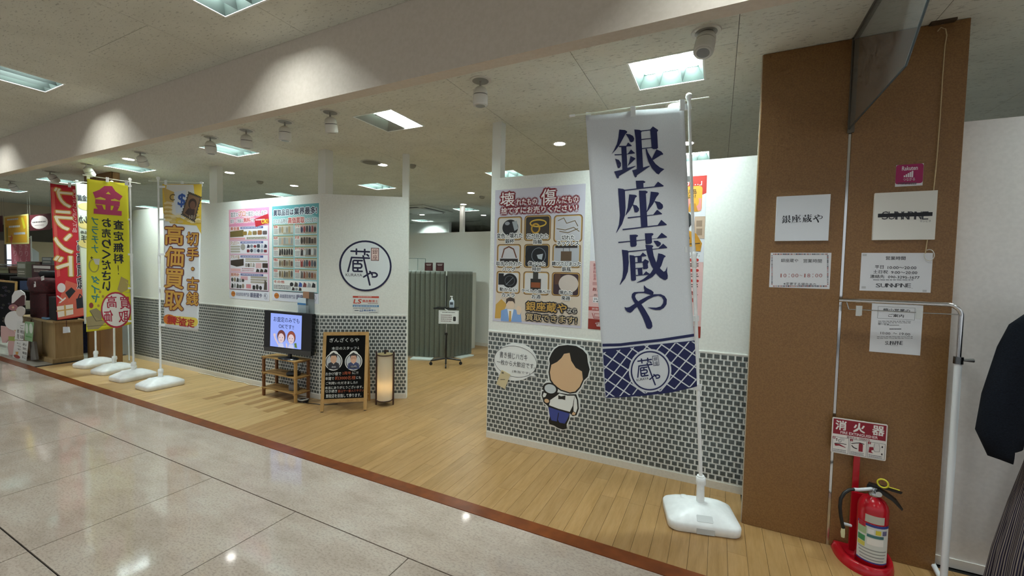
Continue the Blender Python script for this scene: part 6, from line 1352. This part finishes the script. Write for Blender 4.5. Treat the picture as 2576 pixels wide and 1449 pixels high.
for k, (x, y, w2, h2) in enumerate(((85, 716, 15, 9), (107, 700, 10, 7))):
    p = TG.pix(x, y); a_ = 0.075 if k == 0 else 0.055
    t2 = thing('price_tag', ('larger white price tag on the maroon bag', 'smaller white price tag on the maroon bag')[k], 'tag', TG.pt(*p), 'price tags on the maroon bag'); X_ = Frame(TG.pt(p[0], p[1]), (1, 0, 0.15))
    MB().prism(X_, [(-a_, -a_ * .55), (a_, -a_ * .55), (a_, a_ * .55), (-a_, a_ * .55)], -0.003, 0.0, M('#dcdbd8', 0.5)).build('card', t2); A = Art(X_, None, 0.0004, area=(-a_, -a_ * .55, a_, a_ * .55)); A.greek(.1, .2, .9, .5, 1, '#4a4a50', 1); A.greek(.1, .6, .6, .8, 1, '#a04a4a', 1); A.done('print', t2)
lump('leaflet_pile', 'blue wrapped leaflets lying on the counter edge', 'leaflets', (-9.35, 2.61, zct), (0.2, 0.07, 0.035), M('#5b7d99', 0.4), seed=3, rough=0.02)
ch = thing('hanging_charm', 'small white charm hanging from the counter edge', 'charm', TG.pt(*TG.pix(169, 830)))
MB().tube([TG.pt(*TG.pix(169, 806), 0.008), TG.pt(*TG.pix(169, 824), 0.008)], 0.004, M('#4a1f1f', 0.6), 6).build('cord', ch); MB().prism(TG, [TG.pix(*p) for p in ((163, 822), (176, 822), (178, 836), (163, 838))], 0.004, 0.02, M('#cfd3d8', 0.5)).build('pendant', ch)
# animal shaped cut-out sign and paper signs in front of the counter
CB = (0, 640, 240 / 1242); ZF = Frame((0, 2.46, 0), (1, 0, 0)); WF = lambda pts: px_poly(ZF, CB, pts)
bo = thing('cutout_figure', 'white and pink cut-out board of an animal holding signs before the counter', 'cut-out', ZF.pt(*WF([(150, 1320)])[0]))
def lay(pts, m, c0, c1, nm): MB().prism(ZF, WF(pts), c0, c1, m).build(nm, bo)
def ovl(cx, cy, rx, ry, n=24): return [(cx + rx * math.cos(2 * math.pi * k / n), cy + ry * math.sin(2 * math.pi * k / n)) for k in range(n)]
PKm = M('#c7a19d', 0.6); WHm = M('#d8d6d4', 0.6); MRm = M('#4a1418', 0.6)
lay([(160, 640), (165, 540), (200, 475), (270, 462), (325, 500), (340, 560), (330, 660), (250, 680)], WHm, 0, 0.008, 'ear'); lay([(190, 630), (300, 530), (335, 530), (330, 660), (240, 690), (150, 640)], MRm, 0.0085, 0.011, 'hood'); lay(ovl(200, 860, 118, 125), WHm, 0.011, 0.019, 'head'); lay(ovl(300, 740, 58, 68), M('#c2b9b1', 0.5), 0.0195, 0.026, 'bow'); lay(ovl(200, 690, 62, 42, 10), M('#a06a6d', 0.6), 0.0195, 0.024, 'flower'); lay(ovl(202, 688, 14, 14, 10), M('#d9b58c', 0.6), 0.0245, 0.027, 'flower_centre')
lay([(20, 930), (90, 940), (200, 1000), (210, 1060), (130, 1090), (90, 1150), (40, 1150), (18, 1050)], PKm, 0, 0.008, 'sleeve'); lay([(125, 1070), (300, 1080), (300, 1310), (125, 1310), (110, 1200)], PKm, 0.001, 0.009, 'body'); lay([(125, 1065), (240, 1075), (240, 1130), (125, 1120)], M('#97a24c', 0.6), 0.0095, 0.013, 'sash')
def paper(label, pts, cx, m, n_):
    t2 = thing('paper_sign', label, 'sign', ZF.pt(*WF([pts[0]])[0]), 'paper signs held by the cut-out'); MB().prism(ZF, WF(pts), cx, cx + 0.004, m).build('sheet', t2); return t2, Art(ZF, CB, cx + 0.0042)
t2, A = paper('upper white paper sign with black brush writing', [(262, 880), (372, 890), (345, 1115), (230, 1105)], 0.03, M('#d2d2ce', 0.6), 1); A.vtext('ご相談', 305, 905, 355, 1105, '#2b2a2a', 2); A.vtext('修理', 262, 960, 295, 1100, '#4a3a32', 2); A.done('print', t2)
t2, A = paper('lower white paper sign with black writing and red picture', [(235, 1115), (412, 1125), (385, 1380), (197, 1378)], 0.03, M('#d2d2ce', 0.6), 1); A.vtext('お気軽に', 335, 1140, 395, 1365, '#2b2a2a', 2); A.vtext('どうぞ', 262, 1135, 318, 1250, '#2b2a2a', 2); A.oval(220, 1290, 305, 1360, '#a03a30', 2); A.poly([(245, 1262), (285, 1262), (275, 1300), (250, 1300)], '#cf9a4a', 2.4); A.done('print', t2)
t2, A = paper('green and white leaflet at the cut-out side', [(375, 870), (490, 880), (470, 1135), (370, 1110)], 0.036, M('#7fa378', 0.6), 1); A.oval(380, 890, 420, 1030, '#c9d3c4', 2); A.oval(430, 890, 480, 1030, '#c9d3c4', 2); A.rect(385, 1050, 465, 1085, '#4d8a45', 2); A.done('print', t2)
MB().prism(ZF, WF([(385, 1130), (440, 1140), (470, 1370), (400, 1378)]), -0.03, 0.0, M('#6d6a64', 0.6)).build('prop', bo)
# neighbouring blackboard easel at the edge
BN = Frame((0, 2.70, 0), (1, 0, 0)); q = px_poly(BN, CB, [(0, 350), (208, 352), (60, 930), (0, 930)])
nb = thing('blackboard_easel', 'blackboard easel with pastel drawings cut by the left picture edge', 'easel', BN.pt(q[3][0], 0))
xA, xB, zA, zB = q[0][0] - 0.5, q[1][0] - 0.02, 0.25, q[1][1]
MB().prism(BN, [(xA, zA), (xB - 0.16, zA), (xB - 0.03, zB - 0.03), (xA, zB - 0.03)], -0.02, -0.01, M('#121416', 0.85, spec=0.15)).build('slate', nb)
MB().prism(BN, [(xB - 0.20, 0), (xB - 0.165, 0), (xB, zB), (xB - 0.035, zB)], -0.025, 0.0, MPINE).build('front_leg', nb); MB().prism(BN, [(xA, zB - 0.03), (xB - 0.03, zB - 0.03), (xB, zB), (xA, zB)], -0.025, 0.0, MPINE).build('rail', nb); MB().prism(BN, [(xA, 0), (xA + 0.035, 0), (xA + 0.035, zB), (xA, zB)], -0.025, 0.0, MPINE).build('front_leg', nb)
A = Art(BN, CB, -0.0095); rd = random.Random(4)
for k in range(16):
    x, y = rd.uniform(5, 130), rd.uniform(380, 900)
    if x > 190 - (y - 350) * 0.25: continue
    A.ring(x - 18, y - 14, x + 18, y + 14, 0.006, rd.choice(['#6d4a5e', '#4a6a72', '#6d6a52', '#58506d']), 1, 14)
A.done('drawing', nb)
# hanging shop signs, fascia and shelves further back
struct(MB().box((-14.95, 2.5, 2.0), (-14.85, 5.0, 2.36), M('#67645d', 0.7)).build('trim_7'))
HF = Frame((0, 3.3, 0), (1, 0, 0)); CH0 = (0, 400, 160 / 892)
def hang(name, label, cat, tl, br, m, fn, group=None):
    q_ = rect_uv(HF, CH0, tl, br); t3 = thing(name, label, cat, HF.pt(q_[0][0], q_[0][1]), group); MB().prism(HF, q_, -0.004, 0, m).build('board', t3)
    A_ = Art(HF, None, 0.0004, area=(q_[0][0], q_[0][1], q_[1][0], q_[2][1])); fn(A_); A_.done('print', t3)
    zt3 = q_[2][1]; hw_ = MB()
    for u_ in (q_[0][0] + 0.03, q_[1][0] - 0.03): hw_.tube([HF.pt(u_, zt3 - 0.01, -0.002), Vector((u_, 3.3, ZC - 0.001))], 0.0012, M('#77776f', 0.6), 5)
    hw_.build('hanging_wire', t3)
def f_y(A_): A_.rect(.06, .05, .94, .95, '#c9951f', 1); A_.greek(.15, .08, .62, .19, 1, '#c9cfd2', 2); A_.greek(.22, .32, .68, .46, 1, '#d5dade', 2); A_.greek(.42, .56, .88, .72, 1, '#b9c2cc', 2); A_.poly([(.3, .95), (.25, .8), (.32, .65), (.38, .78)], '#b5541c', 2); A_.poly([(.72, .1), (.8, .1), (.9, .45), (.82, .5)], '#d8c92f', 2); A_.rect(.1, .4, .17, .92, '#8a7a2e', 2)
hang('hanging_sign', 'yellow hanging advertising panel with pale lettering', 'sign', (50, 805), (405, 1190), M('#cfc27c', 0.35), f_y, 'hanging shop signs')
def f_r(A_): A_.oval(.08, .08, .88, .92, '#c9b9b4', 1, 16); A_.greek(.15, .4, .78, .56, 1, '#4a3a3a', 2); A_.greek(.25, .65, .7, .72, 1, '#7a5a5a', 2)
hang('hanging_sign', 'maroon hanging sign with pale badge right of the yellow panel', 'sign', (410, 790), (715, 990), M('#4e1a20', 0.4), f_r, 'hanging shop signs'); hang('hanging_sign', 'maroon hanging sign cut by the left picture edge', 'sign', (-260, 825), (38, 1020), M('#4e1a20', 0.4), f_r, 'hanging shop signs')
# far wall, lit window, pink banner, shelf with goods
struct(MB().box((-15.2, 2.4, 0), (-15.1, 12, ZC), M('#c2b49c', 0.7)).build('wall_far_left'))
struct(MB().box((-30, -9.2, 0), (-29.9, 16, ZH), M('#a39f96', 0.7)).build('wall_end')); struct(MB().box((-30, 12.6, 0), (-13, 12.7, ZC), M('#a39f96', 0.7)).build('wall_rear_left'))
XF = lambda x: Frame((x, 0, 0), (0, 1, 0))
WX = XF(-15.09); q = [WX.pix(*p) for p in ((17, 690), (28, 612))]
wn = struct(MB().prism(WX, [(q[0][0], 0.9), (q[1][0], 0.9), (q[1][0], 2.1), (q[0][0], 2.1)], 0, 0.02, M('#cfdcf0', 0.3, em=0.8)).build('window_1'))
for a_ in (q[0][0] - 0.03, q[1][0]): MB().prism(WX, [(a_, 0.88), (a_ + 0.03, 0.88), (a_ + 0.03, 2.12), (a_, 2.12)], 0, 0.04, M('#7d7a78', 0.4)).build('window_frame', wn)
MB().prism(WX, [(q[0][0], 1.53), (q[1][0], 1.53), (q[1][0], 1.56), (q[0][0], 1.56)], 0.02, 0.04, M('#8d9098', 0.4)).build('window_bar', wn)
CX = XF(-14.4); q = [CX.pix(*p) for p in ((76, 680), (130, 610))]
cs_ = thing('partition_panel', 'cream partition panel under the grey fascia beyond the counter', 'partition', CX.pt(q[0][0], 0)); MB().prism(CX, [(q[0][0], 0), (q[1][0] + 0.2, 0), (q[1][0] + 0.2, q[1][1]), (q[0][0], q[1][1])], 0, 0.04, M('#d6c7a8', 0.6)).build('panel', cs_)
q2_ = [CX.pix(*p) for p in ((76, 690), (94, 622))]; MB().prism(CX, [(q2_[0][0], 0), (q2_[1][0], 0), (q2_[1][0], q2_[1][1] - 0.12), (q2_[0][0], q2_[1][1])], 0.05, 0.08, M('#dfe6ea', 0.5)).build('side_panel', cs_)
PK = XF(-13.6); q = [PK.pix(*p) for p in ((30, 700), (75, 600))]; ua, ub, zt3 = q[0][0], q[1][0], q[1][1]
pb_ = thing('banner', 'pale pink banner with white writing behind the counter goods', 'banner', PK.pt(ua, 0.7)); MB().prism(PK, [(ua, 0.75), (ub, 0.75), (ub, zt3), (ua, zt3)], 0, 0.002, M('#b8626f', 0.7)).build('cloth', pb_); MB().tube([PK.pt(ub + 0.02, 0, -0.01), PK.pt(ub + 0.02, zt3 + 0.06, -0.01)], 0.012, MPLASTIC, 8).build('pole', pb_); MB().tube([PK.pt(ua - 0.03, zt3 + 0.02, -0.01), PK.pt(ub + 0.03, zt3 + 0.02, -0.01)], 0.006, MPLASTIC, 6).build('cross_bar', pb_); MB().lathe([(0.17, 0), (0.16, 0.05), (0.03, 0.09)], MPLASTIC, 20, Matrix.Translation(PK.pt(ub + 0.02, 0, -0.01))).build('base', pb_)
A = Art(PK, None, 0.0025, area=(ua, zt3 - 0.9, ub, zt3))
for k in range(3): A.vtext('かりんとう', .12 + k * .3, .12, .28 + k * .3, .95, '#d2a3aa', 1)
A.done('print', pb_)
SX = XF(-12.9); SH = M('#2b2724', 0.6); ya_, yb_ = SX.pix(-60, 700)[0], SX.pix(138, 700)[0]
sh = thing('display_shelf', 'dark display shelf unit with goods behind the counter', 'shelf', SX.pt((ya_ + yb_) / 2, 0))
for y_ in (ya_, yb_ - 0.03): MB().box((-13.2, y_, 0), (-12.9, y_ + 0.03, 1.42), SH).build('side', sh)
for z in (0.1, 0.5, 0.9, 1.25): MB().box((-13.2, ya_ + 0.03, z), (-12.9, yb_ - 0.03, z + 0.03), SH).build('shelf_board', sh)
MB().box((-13.22, ya_, 0), (-13.2, yb_, 1.42), SH).build('back', sh); MB().tube([(-12.9, ya_, 1.45), (-12.9, yb_, 1.45)], 0.012, M('#3a3835', 0.4), 8).build('top_rail', sh)
gc = [('brown', '#5a3d2e'), ('grey', '#7d7466'), ('slate blue', '#35404a'), ('beige', '#a39a86'), ('dark red', '#4a1c1e'), ('cream', '#c9bfa9'), ('navy', '#2b3550'), ('olive', '#6d6a52')]
rd = random.Random(8)
for zi, (z, zn) in enumerate(((0.53, 'low'), (0.93, 'middle'), (1.28, 'top'))):
    y_ = ya_ + 0.05; k = 0
    while y_ < yb_ - 0.2 and k < 8:
        w2 = rd.uniform(0.12, 0.2); h2 = rd.uniform(0.12, 0.24) if zi < 2 else rd.uniform(0.1, 0.2); cn, c2 = gc[(k + zi * 3) % 8]
        flat_box('goods_box', '%s boxed goods on the %s level of the dark display shelf' % (cn, zn), 'box', (-13.1, y_, z), (-12.93, y_ + w2, z + h2), M(c2, 0.5), 'boxed goods on the dark shelf'); y_ += w2 + rd.uniform(0.015, 0.05); k += 1
GB = [('grey green product box behind the blue bag', (220, 95), (340, 300), '#6a6a58', '#9a9c90', 2.98), ('dark maroon product box with pale lettering', (335, 90), (530, 200), '#3a1c1a', '#6d5a4a', 3.14),
      ('maroon sign box with large white lettering above the bags', (412, 130), (680, 260), '#3a1618', '#c9c3bd', 2.98), ('grey device box beside the red banner', (545, 35), (680, 130), '#4a4c48', '#8d8f8a', 3.14)]
GQ = [rect_uv(Frame((0, g[5], 0), (1, 0, 0)), CB, g[1], g[2]) for g in GB]; zz_ = min(GQ[0][0][1], GQ[2][0][1])
for g, q_ in zip(GB, GQ):
    FB = Frame((0, g[5], 0), (1, 0, 0)); t3 = thing('product_box', g[0], 'box', FB.pt(q_[0][0], zz_)); a_, b_, zt3 = q_[0][0], q_[1][0], q_[2][1]
    MB().prism(FB, [(a_, zz_), (b_, zz_), (b_, zt3), (a_, zt3)], -0.12, 0, M(g[3], 0.5)).build('carton', t3)
    A_ = Art(FB, None, 0.0004, area=(a_, q_[0][1], b_, zt3)); A_.rect(.08, .12, .92, .42, g[4], 1); A_.greek(.12, .55, .85, .85, 2, '#b9b4a6', 1); A_.done('print', t3)
xa_, xb_ = min(q_[0][0] for q_ in GQ) - 0.1, max(q_[1][0] for q_ in GQ) + 0.03
tb = thing('side_table', 'dark table behind the counter carrying product boxes', 'table', ((xa_ + xb_) / 2, 3.1, 0)); MB().box((xa_, 2.95, zz_ - 0.03), (xb_, 3.30, zz_), SH).build('top', tb)
for x in (xa_, xb_ - 0.04):
    for y in (2.95, 3.26): MB().box((x, y, 0), (x + 0.04, y + 0.04, zz_ - 0.03), SH).build('leg', tb)
